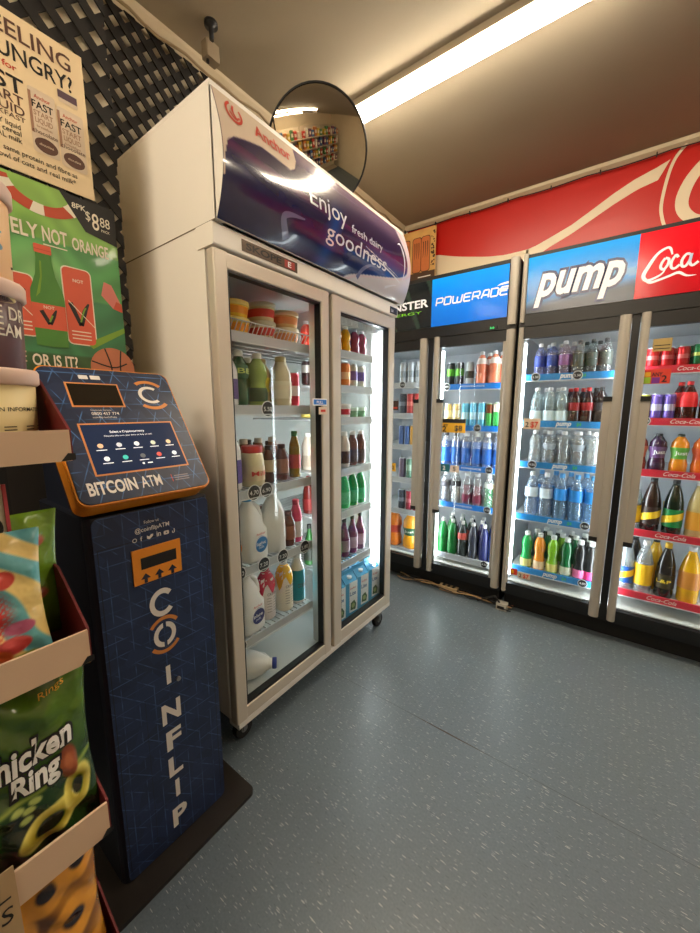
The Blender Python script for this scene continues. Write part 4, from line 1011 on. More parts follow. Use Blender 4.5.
hd = m.build('header_panel', DF)
m = MB(); M_ared = pbr('logo_red', (196, 70, 56), .3); M_hw = pbr('header_white', (214, 216, 226), .25)
m.text('Anchor', .835, 2.058, .150, .036, M_ared, Fh, .0015, .02)
m.arc(.764, 2.078, .026, .007, 110, 400, M_ared, Fh, .0015, 20); m.stroke([(.766, 2.100), (.760, 2.080), (.772, 2.060)], .006, M_ared, Fh, .002); m.stroke([(.748, 2.075), (.764, 2.062), (.782, 2.072)], .005, M_ared, Fh, .002)
m.build('logo', hd); m = MB()
m.text('Enjoy', 1.055, 1.957, .215, .060, M_hw, Fh, .0015, 0)
m.text('fresh dairy', 1.300, 1.950, .235, .030, M_hw, Fh, .0015, 0)
m.build('lettering', hd); m = MB()
m.text('goodness', 1.145, 1.878, .430, .056, M_hw, Fh, .0015, 0)
m.build('lettering', hd)
m = MB(); M_sw = pbr('swoosh_ink', (104, 110, 150), .2, coat=.5)
m.stroke([(.960, 1.815), (.935, 1.865), (.96, 1.885), (1.03, 1.895)], [.030, .024, .016, .004], M_sw, Fh, .0008)
m.stroke([(1.38, 1.805), (1.40, 1.84), (1.45, 1.87), (1.50, 1.875)], [.022, .018, .010, .003], M_sw, Fh, .0008)
m.stroke([(1.40, 1.905), (1.52, 1.900), (1.64, 1.882), (1.72, 1.865)], [.004, .006, .006, .002], M_hw, Fh, .001)
for k in range(7): m.stroke([(1.40 + .04 * k, 1.93 - .006 * k), (1.45 + .04 * k, 1.920 - .006 * k)], [.003, .001], M_hw, Fh, .001)
m.stroke([(1.60, 1.82), (1.64, 1.835), (1.69, 1.85)], [.012, .008, .002], M_hw, Fh, .001)
m.stroke([(1.69, 2.035), (1.72, 2.045), (1.735, 2.025), (1.745, 1.99), (1.745, 1.93), (1.735, 1.88)], [.002, .010, .012, .012, .008, .002], M_hw, Fh, .001)
m.build('swoosh', hd)
# ledge with badges
m = MB(); m.rbox((-1.09, Y0 - .004, 1.722), (-1.003, Y1 - .03, 1.784), .006, M_white, 1); ld = m.build('ledge', DF)
Fl = lambda u, v, h=0.0: Vector((-1.003 + h, u + .022, v - .008 + (v - 1.76) * -.05))
m = MB(); m.box((-1.005, .797, 1.734), (-1.0015, 1.040, 1.768), pbr('badge_grey', (92, 78, 64), .4, .4, .2, 40)); 
m.text('SKOPE', .790, 1.750, .150, .020, M_black, Fl, .002, .03)
m.rect(.955, 1.746, 1.004, 1.772, pbr('badge_red', (170, 60, 50), .4), Fl, .002); m.text('E', .97, 1.750, .016, .018, M_inkw, Fl, .003, .02)
m.build('badge', ld)
m = MB(); m.box((-1.005, 1.705, 1.730), (-1.001, 1.775, 1.762), M_black); m.text('3.8', 1.69, 1.744, .022, .014, M_inkw, Fl, .003, .01); m.build('temperature_display', ld)
# doors
def ddoor(y0, y1, w0):
    m = MB(); a, b2 = -1.046, -1.008; zt, zb, w_ = 1.715, .128, w0
    m.rbox((a, y0, zb), (b2, y0 + w_, zt), .006, M_steel, 2); m.rbox((a, y1 - w_, zb), (b2, y1, zt), .006, M_steel, 2)
    m.rbox((a, y0 + w_ - .004, zt - w_), (b2 - .0006, y1 - w_ + .004, zt), .005, M_steel, 1); m.rbox((a, y0 + w_ - .004, zb), (b2 - .0006, y1 - w_ + .004, zb + w_), .005, M_steel, 1)
    d = m.build('door', DF)
    i0, i1, j0, j1 = y0 + w_, y1 - w_, zb + w_, zt - w_
    m = MB()
    for A, B in (((i0, j0), (i0 + .006, j1)), ((i1 - .006, j0), (i1, j1)), ((i0, j0), (i1, j0 + .010)), ((i0, j1 - .006), (i1, j1))):
        m.box((a + .004, A[0], A[1]), (b2 - .006, B[0], B[1]), M_black)
    m.build('gasket', d)
    MB().box((-1.030, i0 + .006, j0 + .01), (-1.026, i1 - .006, j1 - .006), M_glass).build('door_glass', d)
    return d
ddoor(.698, 1.228, .048); ddoor(1.250, 1.772, .058)
m = MB(); m.rbox((-1.07, Y0 + .008, .098), (-1.012, Y1 - .035, .127), .006, pbr('white_kick', (226, 222, 214), .4), 1); m.build('kick_trim', DF)
m = MB(); m.box((-1.058, 1.229, .15), (-1.048, 1.249, 1.715), M_black); m.build('mullion_gasket', DF)
# tubes
MB().tube([(-1.085, 1.705, .26), (-1.085, 1.705, 1.62)], .014, M_tube, 8).build('light_tube', DF)
MB().tube([(-1.108, 1.225, .30), (-1.108, 1.225, 1.60)], .007, M_tube, 8).build('light_tube', DF)  # added tube: lights the first bay, standing in for a reflected strip
m = MB(); m.box((-1.14, 1.745, .20), (-1.07, 1.750, 1.66), M_inkw); m.build('tube_reflector', DF)
# casters
for cx, cy in ((-1.075, .765), (-1.58, .765), (-1.05, 1.70), (-1.58, 1.70)):
    m = MB()
    Fc = lambda x, y, z, cx=cx, cy=cy: (cx + z, cy + x, .036 + y)
    m.lathe([(.036, -.013), (.038, -.008), (.038, .008), (.036, .013)], M_rubber, F=Fc, seg=20)
    c = m.build('caster', DF)
    m = MB(); m.lathe([(.014, -.0145), (.014, .0145)], M_chrome, F=Fc, seg=16); m.box((cx - .02, cy - .022, .07), (cx + .02, cy + .022, .116), M_chrome)
    m.box((cx - .020, cy - .008, .034), (cx - .015, cy + .008, .09), M_chrome); m.box((cx + .015, cy - .008, .034), (cx + .020, cy + .008, .09), M_chrome); m.build('caster_fork', c)
# shelves
def dshelf(y0, y1, z, discs, depth=.40, lip=True):
    m = MB(); n = 16
    for k in range(n + 1): yy = y0 + (y1 - y0) * k / n; m.box((-1.56, yy - .002, z - .010), (-1.085, yy + .002, z - .004), M_wire)
    for k in range(7): xx = -1.56 + k * .078; m.box((xx, y0, z - .014), (xx + .004, y1, z - .010), M_wire)
    s = m.build('shelf', DF)
    m = MB(); m.box((-1.084, y0, z - .030), (-1.078, y1, z + .004), pbr('shelf_strip_silver', (186, 190, 194), .35, .1)); m.box((-1.080, y0, z - .032), (-1.075, y1, z - .028), M_wire); m.build('shelf_strip', s)
    F = lambda u, v, h=0.0: Vector((-1.076 + h, u, v))
    for yy, tx in discs:
        m = MB(); zc = z - .010; m.disc(yy, zc, .030, M_inkw, F, .0); m.disc(yy, zc, .027, M_disc, F, .0006); m.text(tx, yy - .020, zc - .008, .040, .016, M_inkw, F, .0012, 0); m.build('price_ticket', s)
LA, LB = .760, 1.18; RA, RB = 1.27, 1.67
dshelf(LA, LB, 1.505, []); dshelf(LA, LB, 1.258, [(.945, '5.50')]); dshelf(LA, LB, .952, [(.866, '4.70'), (.925, '6.90')]); dshelf(LA, LB, .660, [(.785, '5.50'), (.90, '7.20'), (1.00, '7.20'), (1.13, '5.80')]); dshelf(LA, LB, .372, [(.775, '4.90')])
for z in (1.515, 1.356, 1.205, .955, .738, .473): dshelf(RA, RB, z, [])
# wire basket fence on the top shelf
m = MB()
for k in range(22): y = .765 + k * .019; m.tube([(-1.10, y, 1.50), (-1.075, y + .004, 1.545)], .0018, M_wire, 5)
m.tube([(-1.075, .765, 1.545), (-1.075, 1.175, 1.545)], .0025, M_wire, 5); m.build('wire_front', DF)

# fridge contents
GL = 'items on the %s shelf behind the %s glass door of the white fridge'
def dplace(tp, y, z, desc, cat, door, shelf, x=-1.14, rz=0):
    place(tp, x, y, z, PI / 2 + rz, desc, cat, GL % (shelf, door))
def lab(s, sh_, dr='first'): return '%s on the %s shelf of the dairy fridge' % (s, sh_)
ty = tpl_tub(.056, .056, (244, 196, 40), (238, 214, 120), band=(240, 150, 30)); tg = tpl_tub(.062, .066, (214, 214, 170), (206, 214, 190), .80, 1.05, band=(206, 70, 60)); tc = tpl_tub(.054, .062, (232, 200, 130), (236, 226, 190), band=(224, 150, 90))
for k in range(2): dplace(ty, .862, 1.507 + .057 * k, ('%s yellow butter tub on the top shelf of the dairy fridge' % ('upper', 'lower')[1 - k]), 'tub', 'first', 'top', x=-1.15)
for k in range(2): dplace(tg, .995, 1.507 + .067 * k, ('%s pale green margarine tub on the top fridge shelf' % ('lower', 'upper')[k]), 'tub', 'first', 'top', x=-1.16)
for k in range(2): dplace(tc, 1.115, 1.507 + .063 * k, ('%s cream round tub beside the margarine on the top fridge shelf' % ('lower', 'upper')[k]), 'tub', 'first', 'top', x=-1.15)
MB_ = MB(); MB_.rbox((-1.40, 1.02, 1.507), (-1.25, 1.16, 1.66), .01, col_mat('paper', (214, 70, 60)), 2); tag(MB_.build('food_box'), 'red box at the back of the top shelf of the dairy fridge', 'box')
def milk(c, cap, l, h=.20, r=.038, text=None, tc_=None): return tpl_bottle('milk', r, h, c, cap, l, (.12, .50), text=text, tcol=tc_)
z2 = 1.260
dplace(milk((236, 236, 240), (110, 80, 150), (90, 70, 140), .185, .034), .822, z2, 'white bottle with purple label beside the green juices', 'drink bottle', 'first', 'second')
dplace(bt('sport', .034, .195, (24, 84, 50), (236, 240, 236), (30, 96, 60), (.5, .74), text='BE', tcol=(200, 220, 120)), .870, z2, 'dark green juice bottle with white cap in the dairy fridge', 'drink bottle', 'first', 'second')
dplace(bt('sport', .036, .195, (150, 176, 84), (240, 240, 226), (46, 80, 40), (.08, .34), text='GOOD', tcol=(40, 70, 40)), .955, z2, 'light green smoothie bottle with white cap in the dairy fridge', 'drink bottle', 'first', 'second')
dplace(bt('sport', .034, .185, (196, 170, 120), (200, 170, 110), (220, 196, 60), (.3, .6)), 1.020, z2, 'tan smoothie bottle with yellow label behind the second fridge shelf edge', 'drink bottle', 'first', 'second', x=-1.19)
dplace(bt('milk', .042, .195, (214, 200, 164), (206, 186, 130), (226, 216, 186), (.15, .5)), 1.075, z2, 'large cream coloured bottle on the second shelf of the dairy fridge', 'drink bottle', 'first', 'second')
dplace(tpl_can(.022, .14, (214, 60, 80), (240, 220, 220), (.3, .6)), 1.150, z2, 'slim red can by the centre post on the second fridge shelf', 'drink can', 'first', 'second')
z3 = .954
dplace(milk((238, 238, 240), (90, 70, 150), (96, 80, 160), .225, .040), .815, z3, 'white milk bottle with violet label on the third fridge shelf', 'milk bottle', 'first', 'third')
jar = tpl_bottle('jar', .046, .155, (236, 224, 182), (206, 40, 44), (232, 214, 176), (.15, .5), text='Milk', tcol=(200, 50, 50))
dplace(jar, .915, z3, 'cream jar shaped bottle with a red lid in the dairy fridge', 'milk bottle', 'first', 'third')
chc = bt('milk', .029, .150, (92, 50, 36), (70, 40, 34), (150, 96, 70), (.2, .6)); chd = bt('milk', .029, .150, (70, 38, 30), (40, 26, 24), (176, 160, 130), (.3, .62))
dplace(chd, .998, z3, 'dark chocolate drink bottle beside the red lidded jar', 'drink bottle', 'first', 'third'); dplace(chc, 1.068, z3, 'brown iced drink bottle, second from the red lidded jar', 'drink bottle', 'first', 'third'); dplace(bt('milk', .025, .20, (140, 110, 40), (60, 130, 70), (190, 60, 60), (.2, .5)), 1.145, z3, 'amber bottle with green cap by the centre post', 'drink bottle', 'first', 'third')
for k in range(5): dplace(chc, .86 + .07 * k, z3, 'brown chocolate milk bottle in the dark back row, %s from the hinge' % ORD[k], 'drink bottle', 'first', 'third', x=-1.30)
for k in range(4): dplace(bt('milk', .028, .165, (150, 40, 44), (150, 40, 44), (210, 190, 170), (.2, .5)), .90 + .07 * k, z2, 'red bottle in the back row of the second fridge shelf, %s from hinge' % ORD[k], 'drink bottle', 'first', 'second', x=-1.32)

for k in range(5): dplace(chd, .82 + .075 * k, z3, 'dark bottle at the very back of the third fridge shelf, %s from hinge' % ORD[k], 'drink bottle', 'first', 'third', x=-1.42)
for k in range(4): dplace(bt('sport', .030, .19, (110, 130, 60), (226, 226, 210), (60, 90, 50), (.1, .4)), .83 + .08 * k, z2, 'olive bottle behind the second shelf juices, %s from the hinge' % ORD[k], 'drink bottle', 'first', 'second', x=-1.24)
for k in range(4): dplace(bt('milk', .030, .175, (150, 96, 60), (214, 206, 190), (96, 50, 36), (.2, .6)), .86 + .075 * k, z3, 'tan bottle in the second row of the third fridge shelf, %s from hinge' % ORD[k], 'drink bottle', 'first', 'third', x=-1.215)

# moulded milk jug with a handle
def jug_mesh(root, h, w_, d, body, cap, labc, txt):
    mb = MB(); F = lambda x, y, z: (x, y, z)
    def ring(z, sx, sy, ox=0.0, n=20, p=3.2):
        out = []
        for k in range(n):
            a = 2 * PI * k / n; c, s = math.cos(a), math.sin(a)
            out.append((ox + sx * math.copysign(abs(c) ** (2 / p), c), sy * math.copysign(abs(s) ** (2 / p), s), z))
        return out
    rows = [ring(0, w_ * .46, d * .46), ring(.010, w_ * .5, d * .5), ring(h * .30, w_ * .5, d * .5), ring(h * .46, w_ * .49, d * .49), ring(h * .54, w_ * .42, d * .48, -w_ * .07), ring(h * .66, w_ * .36, d * .44, -w_ * .10), ring(h * .78, w_ * .27, d * .34, -w_ * .11, p=2.6), ring(h * .86, w_ * .18, d * .24, -w_ * .12, p=2.2), ring(h * .90, .020, .020, -w_ * .12, p=2), ring(h * .93, .019, .019, -w_ * .12, p=2)]
    V = [p for r_ in rows for p in r_]; n = 20
    faces = [(i * n + k, i * n + (k + 1) % n, (i + 1) * n + (k + 1) % n, (i + 1) * n + k) for i in range(len(rows) - 1) for k in range(n)] + [tuple(range(n - 1, -1, -1)), tuple(range((len(rows) - 1) * n, len(rows) * n))]
    mb.add(V, faces, col_mat('plastic', body), True)
    o = mb.build('jug_body', None); o.parent = root; COL.objects.unlink(o)
    mb = MB(); mb.tube([(-.0, 0, h * .84), (w_ * .16, 0, h * .835), (w_ * .32, 0, h * .78), (w_ * .41, 0, h * .66), (w_ * .43, 0, h * .54), (w_ * .40, 0, h * .42)], [.010, .011, .012, .012, .012, .014], col_mat('plastic', body), 10)
    o = mb.build('handle', None); o.parent = root; COL.objects.unlink(o)
    mb = MB(); mb.lathe([(.021, 0), (.022, .002), (.022, .014), (.020, .017)], col_mat('plastic', cap), (-w_ * .12, 0, h * .93), 16)
    o = mb.build('cap', None); o.parent = root; COL.objects.unlink(o)
    mb = MB(); FL = lambda u, v, hh=0.0: Vector((u, -d * .502 - hh, v))
    mb.disc(.004, h * .27, w_ * .27, col_mat('paper', labc), FL, .001, 24, h * .13); mb.arc(.004, h * .27, w_ * .28, .004, 20, 200, col_mat('paper', (230, 230, 236)), FL, .0014, 16, .9)
    mb.text('Anchor', -.022, h * .415, .048, .010, col_mat('paper', (200, 70, 60)), FL, .001, .01)
    mb.text(txt, -.024, h * .26, .050, .013, col_mat('paper', (245, 245, 250)), FL, .002, .01); mb.text('milk', -.012, h * .20, .028, .011, col_mat('paper', (220, 230, 250)), FL, .002, .0)
    o = mb.build('label', None); o.parent = root; COL.objects.unlink(o)
def jug_tpl(labc, cap, txt, body=(240, 240, 238), h=.255):
    r = bpy.data.objects.new('milk_jug', None); r.empty_display_size = .03; jug_mesh(r, h, .120, .105, body, cap, labc, txt); return r
z4 = .662
j_blue = jug_tpl((36, 120, 190), (60, 150, 210), 'light'); j_dark = jug_tpl((44, 50, 116), (44, 62, 150), 'blue'); j_or = jug_tpl((230, 140, 50), (230, 130, 40), 'slim')
for tp, x, y, z, rz, l, s in ((j_or, -1.16, .765 + .02, z4, PI / 2 + .15, 'white milk jug with orange label at the fridge hinge side', 'fourth'), (j_blue, -1.14, .893, z4, PI / 2 + .1, 'white milk jug with light blue cap and blue label', 'fourth'),
                              (jug_tpl((226, 226, 224), (236, 236, 236), 'milk', (232, 234, 232)), -1.15, 1.015, z4, PI / 2 + .9, 'white milk jug showing its handle, beside the blue capped jug', 'fourth'), (j_dark, -1.14, .865, .374, PI / 2 + .1, 'white milk jug with navy label on the lowest wire shelf', 'fifth')):
    place(tp, x, y, z, rz, l, 'milk jug', GL % (s, 'first'))
place(j_dark, -1.30, .89, .374, PI / 2, 'white milk jug hidden behind the navy label jug', 'milk jug', GL % ('fifth', 'first'))
r = place(j_dark, -1.20, .790, .160, 0, 'white milk jug with blue cap lying on the fridge floor', 'milk jug')
r.rotation_euler = (PI / 2, 0, math.radians(157)); r.location = (-1.25, .765, .160 + .0535)
r.rotation_euler = (math.radians(90), 0, math.radians(135))
for k in range(3): dplace(chc, 1.088 + .0 * k, z4, 'brown drink bottle between the jugs and the pink bottle, fridge', 'drink bottle', 'first', 'fourth', x=-1.13 - .0 * k) if k == 0 else None
dplace(bt('milk', .027, .19, (214, 70, 110), (200, 60, 90), (226, 220, 220), (.12, .5)), 1.145, z4, 'pink milk drink bottle by the centre post in the dairy fridge', 'drink bottle', 'first', 'fourth')
for k in range(3): dplace(chd, 1.0 + .07 * k, z4, 'dark brown bottle behind the milk jugs, %s from the hinge' % ORD[k], 'drink bottle', 'first', 'fourth', x=-1.28)
# whipped cream bottles with dripping tops
def cream_bottle(base, drip, cap):
    root = bpy.data.objects.new('cream_bottle', None); root.empty_display_size = .02
    m = MB(); R, H = .038, .235
    prof = [(.034, 0), (.038, .006), (.038, .155), (.034, .175), (.020, .200), (.014, .207)]
    m.lathe(prof, col_mat('plastic', base), seg=24); n = 24; V = []
    for k in range(n):
        a = 2 * PI * k / n; zz = .13 + .022 * math.sin(5 * a) + .012 * math.sin(3 * a + 1)
        for t_ in range(5):
            z = zz + (.206 - zz) * t_ / 4
            rr = .0012 + (.038 if z < .155 else .038 - (z - .155) / .020 * .004 if z < .175 else .034 - (z - .175) / .025 * .014 if z < .2 else .020 - (z - .2) / .007 * .006)
            V.append((rr * math.cos(a), rr * math.sin(a), z))
    m.add(V, [(k * 5 + j, ((k + 1) % n) * 5 + j, ((k + 1) % n) * 5 + j + 1, k * 5 + j + 1) for k in range(n) for j in range(4)], col_mat('liquid', drip), True)
    o = m.build('bottle_body', None); o.parent = root; COL.objects.unlink(o)
    m = MB(); m.lathe([(.015, .205), (.015, .225), (.006, .235)], col_mat('plastic', cap), seg=12); o = m.build('cap', None); o.parent = root; COL.objects.unlink(o)
    m = MB(); Fc = lambda u, v, hh=0: Vector(((.0385 + hh) * math.sin(u / .0385), -(.0385 + hh) * math.cos(u / .0385), v)); mt = col_mat('paper', (120, 110, 104))
    for k in range(6):
        for a in (-.024, .004): m.rect(a, .035 + k * .012, a + .020, .037 + k * .012, mt, Fc, .0008)
    m.text('CREAM', -.022, .108, .044, .012, mt, Fc, .0008, .01); o = m.build('lettering', None); o.parent = root; COL.objects.unlink(o)
    return root
z5 = .374
dplace(cream_bottle((236, 226, 224), (206, 40, 74), (206, 50, 80)), .968, z5, 'white sauce bottle with dripping red top in the dairy fridge', 'sauce bottle', 'first', 'fifth', x=-1.15)
dplace(cream_bottle((244, 236, 214), (244, 190, 20), (240, 240, 236)), 1.062, z5, 'white sauce bottle with dripping yellow top in the dairy fridge', 'sauce bottle', 'first', 'fifth', x=-1.14)
dplace(tpl_bottle('milk', .034, .235, (232, 232, 226), (236, 236, 232), (24, 150, 170), (.05, .66), text='COOKIE', tcol=(90, 60, 40)), 1.145, z5, 'white and teal milk bottle by the centre post on the lowest wire shelf', 'milk bottle', 'first', 'fifth')

# second door
def jb(c, cap=(240, 150, 50), lz_=(.1, .5), l=None): return bt('sport', .026, .128, c, cap, l, lz_)
rows = [(1.517, 'top', [(jb((214, 60, 40), (230, 230, 230)), 'small red juice bottle'), (jb((240, 170, 40), (240, 240, 236)), 'small orange juice bottle'), (jb((244, 176, 10), (250, 250, 244)), 'small bright yellow juice bottle'), (jb((150, 60, 90), (210, 210, 220)), 'small purple juice bottle'), (jb((170, 70, 100), (210, 210, 220)), 'small plum juice bottle')]),
        (1.358, 'second', [(tpl_can(.024, .112, (60, 40, 40), (200, 190, 180), (.5, .8)), 'small dark can'), (tpl_can(.027, .112, (214, 170, 160), (190, 60, 60), (.2, .5)), 'pale can with red band'), (tpl_can(.030, .114, (236, 140, 70), (250, 210, 160), (.3, .6)), 'orange can'), (tpl_can(.024, .112, (206, 206, 190), (120, 100, 160), (.3, .7)), 'white and mauve can')]),
        (1.207, 'third', [(tpl_tub(.032, .048, (240, 220, 110), (244, 226, 130)), 'yellow yoghurt pot'), (tpl_tub(.032, .060, (226, 216, 210), (220, 150, 160)), 'white and pink yoghurt pot'), (tpl_tub(.034, .066, (240, 240, 238), (236, 236, 236), band=(190, 30, 50)), 'red banded yoghurt pot'), (tpl_tub(.028, .05, (90, 140, 90), (200, 220, 200)), 'green yoghurt pot')]),
        (.957, 'fourth', [(bt('milk', .030, .178, (220, 206, 190), (236, 236, 232), (190, 170, 150), (.1, .4)), 'cream milk drink bottle'), (bt('milk', .030, .178, (206, 190, 176), (60, 40, 34), (110, 70, 50), (.12, .46)), 'coffee milk bottle'), (bt('milk', .030, .178, (214, 200, 186), (236, 236, 232), (84, 50, 44), (.1, .45)), 'brown labelled milk bottle'), (bt('milk', .028, .178, (110, 70, 60), (226, 220, 214), (70, 44, 40), (.1, .45)), 'brown milk bottle')]),
        (.740, 'fifth', [(bt('long', .029, .185, (120, 36, 30), (160, 30, 30), (150, 40, 40), (.1, .4)), 'dark red soft drink bottle'), (bt('long', .031, .190, (40, 170, 90), (30, 150, 80), (60, 190, 120), (.12, .45)), 'green soft drink bottle'), (bt('long', .031, .190, (60, 186, 110), (40, 160, 90), (90, 200, 140), (.12, .45)), 'light green soft drink bottle'), (bt('long', .031, .190, (30, 150, 80), (30, 150, 80), (60, 180, 120), (.12, .45)), 'deep green soft drink bottle')]),
        (.475, 'sixth', [(bt('glass', .028, .205, (60, 130, 60), (40, 40, 40), (60, 60, 50), (.12, .45)), 'dark green glass drink bottle'), (bt('glass', .032, .205, (90, 220, 40), (30, 30, 30), (60, 200, 50), (.14, .44)), 'neon green energy drink bottle'), (bt('glass', .030, .205, (110, 50, 90), (40, 34, 40), (170, 140, 160), (.14, .44)), 'purple glass drink bottle'), (bt('glass', .030, .205, (120, 60, 100), (40, 34, 40), (190, 160, 180), (.14, .44)), 'mauve glass drink bottle')])]
for z, nm, its in rows:
    ys = [1.345, 1.418, 1.495, 1.568, 1.640]; 
    if nm == 'top': ys = [1.365, 1.435, 1.505, 1.58, 1.645]
    ins = its if len(its) > 4 else its + [its[-1]]
    for k, (tp, dsc) in enumerate(ins):
        dplace(tp, ys[k], z, '%s, %s shelf by the bright tube, %s from centre post' % (dsc, nm, ORD[k]), 'drink bottle' if 'bottle' in dsc else ('yoghurt pot' if 'pot' in dsc else 'drink can'), 'second', nm, x=-1.135)
    ys2 = [1.31, 1.38, 1.46, 1.54]
    for k in range(4):
        tp, dsc = its[min(k, len(its) - 1)]
        dplace(tp, ys2[k], z, '%s in the rear row, %s shelf, %s from the centre post' % (dsc, nm, ORD[k]), 'drink bottle' if 'bottle' in dsc else ('yoghurt pot' if 'pot' in dsc else 'drink can'), 'second', nm, x=-1.215)
dplace(rows[2][2][0][0], 1.345, 1.207 + .049, 'yellow yoghurt pot stacked on another by the centre post', 'yoghurt pot', 'second', 'third', x=-1.135)
dplace(rows[2][2][0][0], 1.418, 1.207 + .061, 'yellow yoghurt pot stacked on the pink lidded pot', 'yoghurt pot', 'second', 'third', x=-1.135)

# gable-top milk cartons on the fridge floor
def carton(x, y, rz, label, z=.161):
    w_, d, h = .092, .075, .19
    t = thing('milk_carton', label, 'milk carton', (x, y, z), 'blue and white milk cartons on the fridge floor'); t['_base'] = (0, 0, 0); t.rotation_euler = (0, 0, rz)
    mw = col_mat('paper', (232, 236, 238)); mbl = col_mat('paper', (60, 150, 196)); mdb = col_mat('paper', (30, 90, 150)); mg = col_mat('paper', (66, 96, 60))
    m = MB(); a, b2 = w_ / 2, d / 2
    m.box((-a, -b2, 0), (a, b2, h), mw)
    V = [(-a, -b2, h), (a, -b2, h), (a, b2, h), (-a, b2, h), (-a * .98, 0, h + .038), (a * .98, 0, h + .038)]
    m.add(V, [(0, 1, 5, 4), (2, 3, 4, 5), (1, 2, 5), (3, 0, 4)], mbl)
    m.box((-a, -.003, h + .036), (a, .003, h + .056), mbl); m.build('carton_body', t)
    F = lambda u, v, hh=0.0: Vector((u, -b2 - hh, v)); F2 = lambda u, v, hh=0.0: Vector((-a - hh, -u, v))
    m = MB(); m.rect(-a, 0, -a + .030, h, mbl, F, .0006); m.rect(-a, 0, a, .022, mbl, F, .0008); m.poly([(-.01, .035), (.030, .030), (.036, .06), (.02, .085), (-.006, .075)], mg, F, .001)
    m.text('Anchor', -.012, h - .040, .045, .013, col_mat('paper', (200, 60, 60)), F, .001, .01); m.text('Lite', -.012, h - .075, .045, .022, mdb, F, .001, .02); m.disc(.012, .056, .013, col_mat('paper', (150, 170, 110)), F, .0014, 14)
    m.rect(-b2, 0, b2, h, mbl, F2, .0006); m.disc(0, h * .5, .026, mdb, F2, .001, 18); m.build('printed_front', t)
    m = MB(); m.lathe([(.013, 0), (.013, .012)], col_mat('plastic', (236, 240, 244)), (.0, -.020, h + .018), 14); m.build('cap', t)
    return t
for i, (x, y, l) in enumerate(((-1.105, 1.475, 'blue and white milk carton at the front, first from the centre post'), (-1.105, 1.580, 'blue and white milk carton at the front, in the middle'), (-1.105, 1.690, 'blue and white milk carton next to the bright tube'),
                               (-1.20, 1.43, 'milk carton in the second row by the centre post'), (-1.20, 1.53, 'milk carton in the second row, in the middle'), (-1.20, 1.645, 'milk carton in the second row towards the bright tube'), (-1.105, 1.370, 'milk carton behind the glass edge at the centre post'))):
    carton(x, y, PI / 2 - .12, l)
# handwritten sticker across the two doors
m = MB(); F = lambda u, v, h=0.0: Vector((-1.006 + h, u, v))
m.box((-1.008, 1.118, 1.262), (-1.005, 1.205, 1.290), M_inkw); m.rect(1.122, 1.266, 1.202, 1.286, M_strip_blue, F, .0015); m.text('PULL', 1.14, 1.27, .04, .011, M_inkw, F, .002, .02)
tag(m.build('door_sticker'), 'blue sticker near the centre post on the dairy fridge door', 'sticker')
m = MB(); m.box((-1.008, 1.155, 1.226), (-1.005, 1.205, 1.256), M_cd); m.rect(1.165, 1.236, 1.195, 1.246, M_rd, F, .0015); tag(m.build('door_sticker'), 'small cream sticker below the blue one on the dairy fridge door', 'sticker')

# ------------------------------------------------------------------ convex mirror on the fridge
MC = Vector((-1.235, 1.43, 2.412)); nrm = (Vector((0.25, -.55, 1.30)) - MC).normalized()
uu = nrm.cross(Vector((0, 0, 1))).normalized(); vv = uu.cross(nrm).normalized()
t = thing('convex_mirror', 'round convex security mirror with a dark rim on top of the fridge', 'mirror', tuple(MC))
def Fm(x, y, z): return MC + uu * x + vv * y + nrm * z
R = .222; m = MB(); Rs = .85; prof = []
for k in range(19):
    a = math.asin(R / Rs) * k / 18; prof.append((max(Rs * math.sin(a), 1e-4), Rs * math.cos(a) - Rs * math.cos(math.asin(R / Rs))))
m.lathe(prof, pbr('mirror_surface', (196, 186, 170), .035, 1.0), F=Fm, seg=48, cap=False); m.build('mirror_dome', t)
m = MB(); m.lathe([(R - .002, -.006), (R + .003, -.006), (R + .004, .003), (R + .001, .006), (R - .003, .004)], M_black, F=Fm, seg=48, cap=False); m.build('rim', t)
m = MB(); m.lathe([(R, -.006), (.02, -.02)], pbr('mirror_back', (60, 56, 50), .6), F=Fm, seg=32); m.build('mirror_backing', t)
m = MB(); m.tube([Fm(0, -.10, -.02), (-1.30, 1.50, 2.30), (-1.33, 1.52, 2.156)], .010, M_black); m.lathe([(.04, 0), (.04, .008)], M_black, (-1.33, 1.52, 2.154), 16); m.build('stand', t)

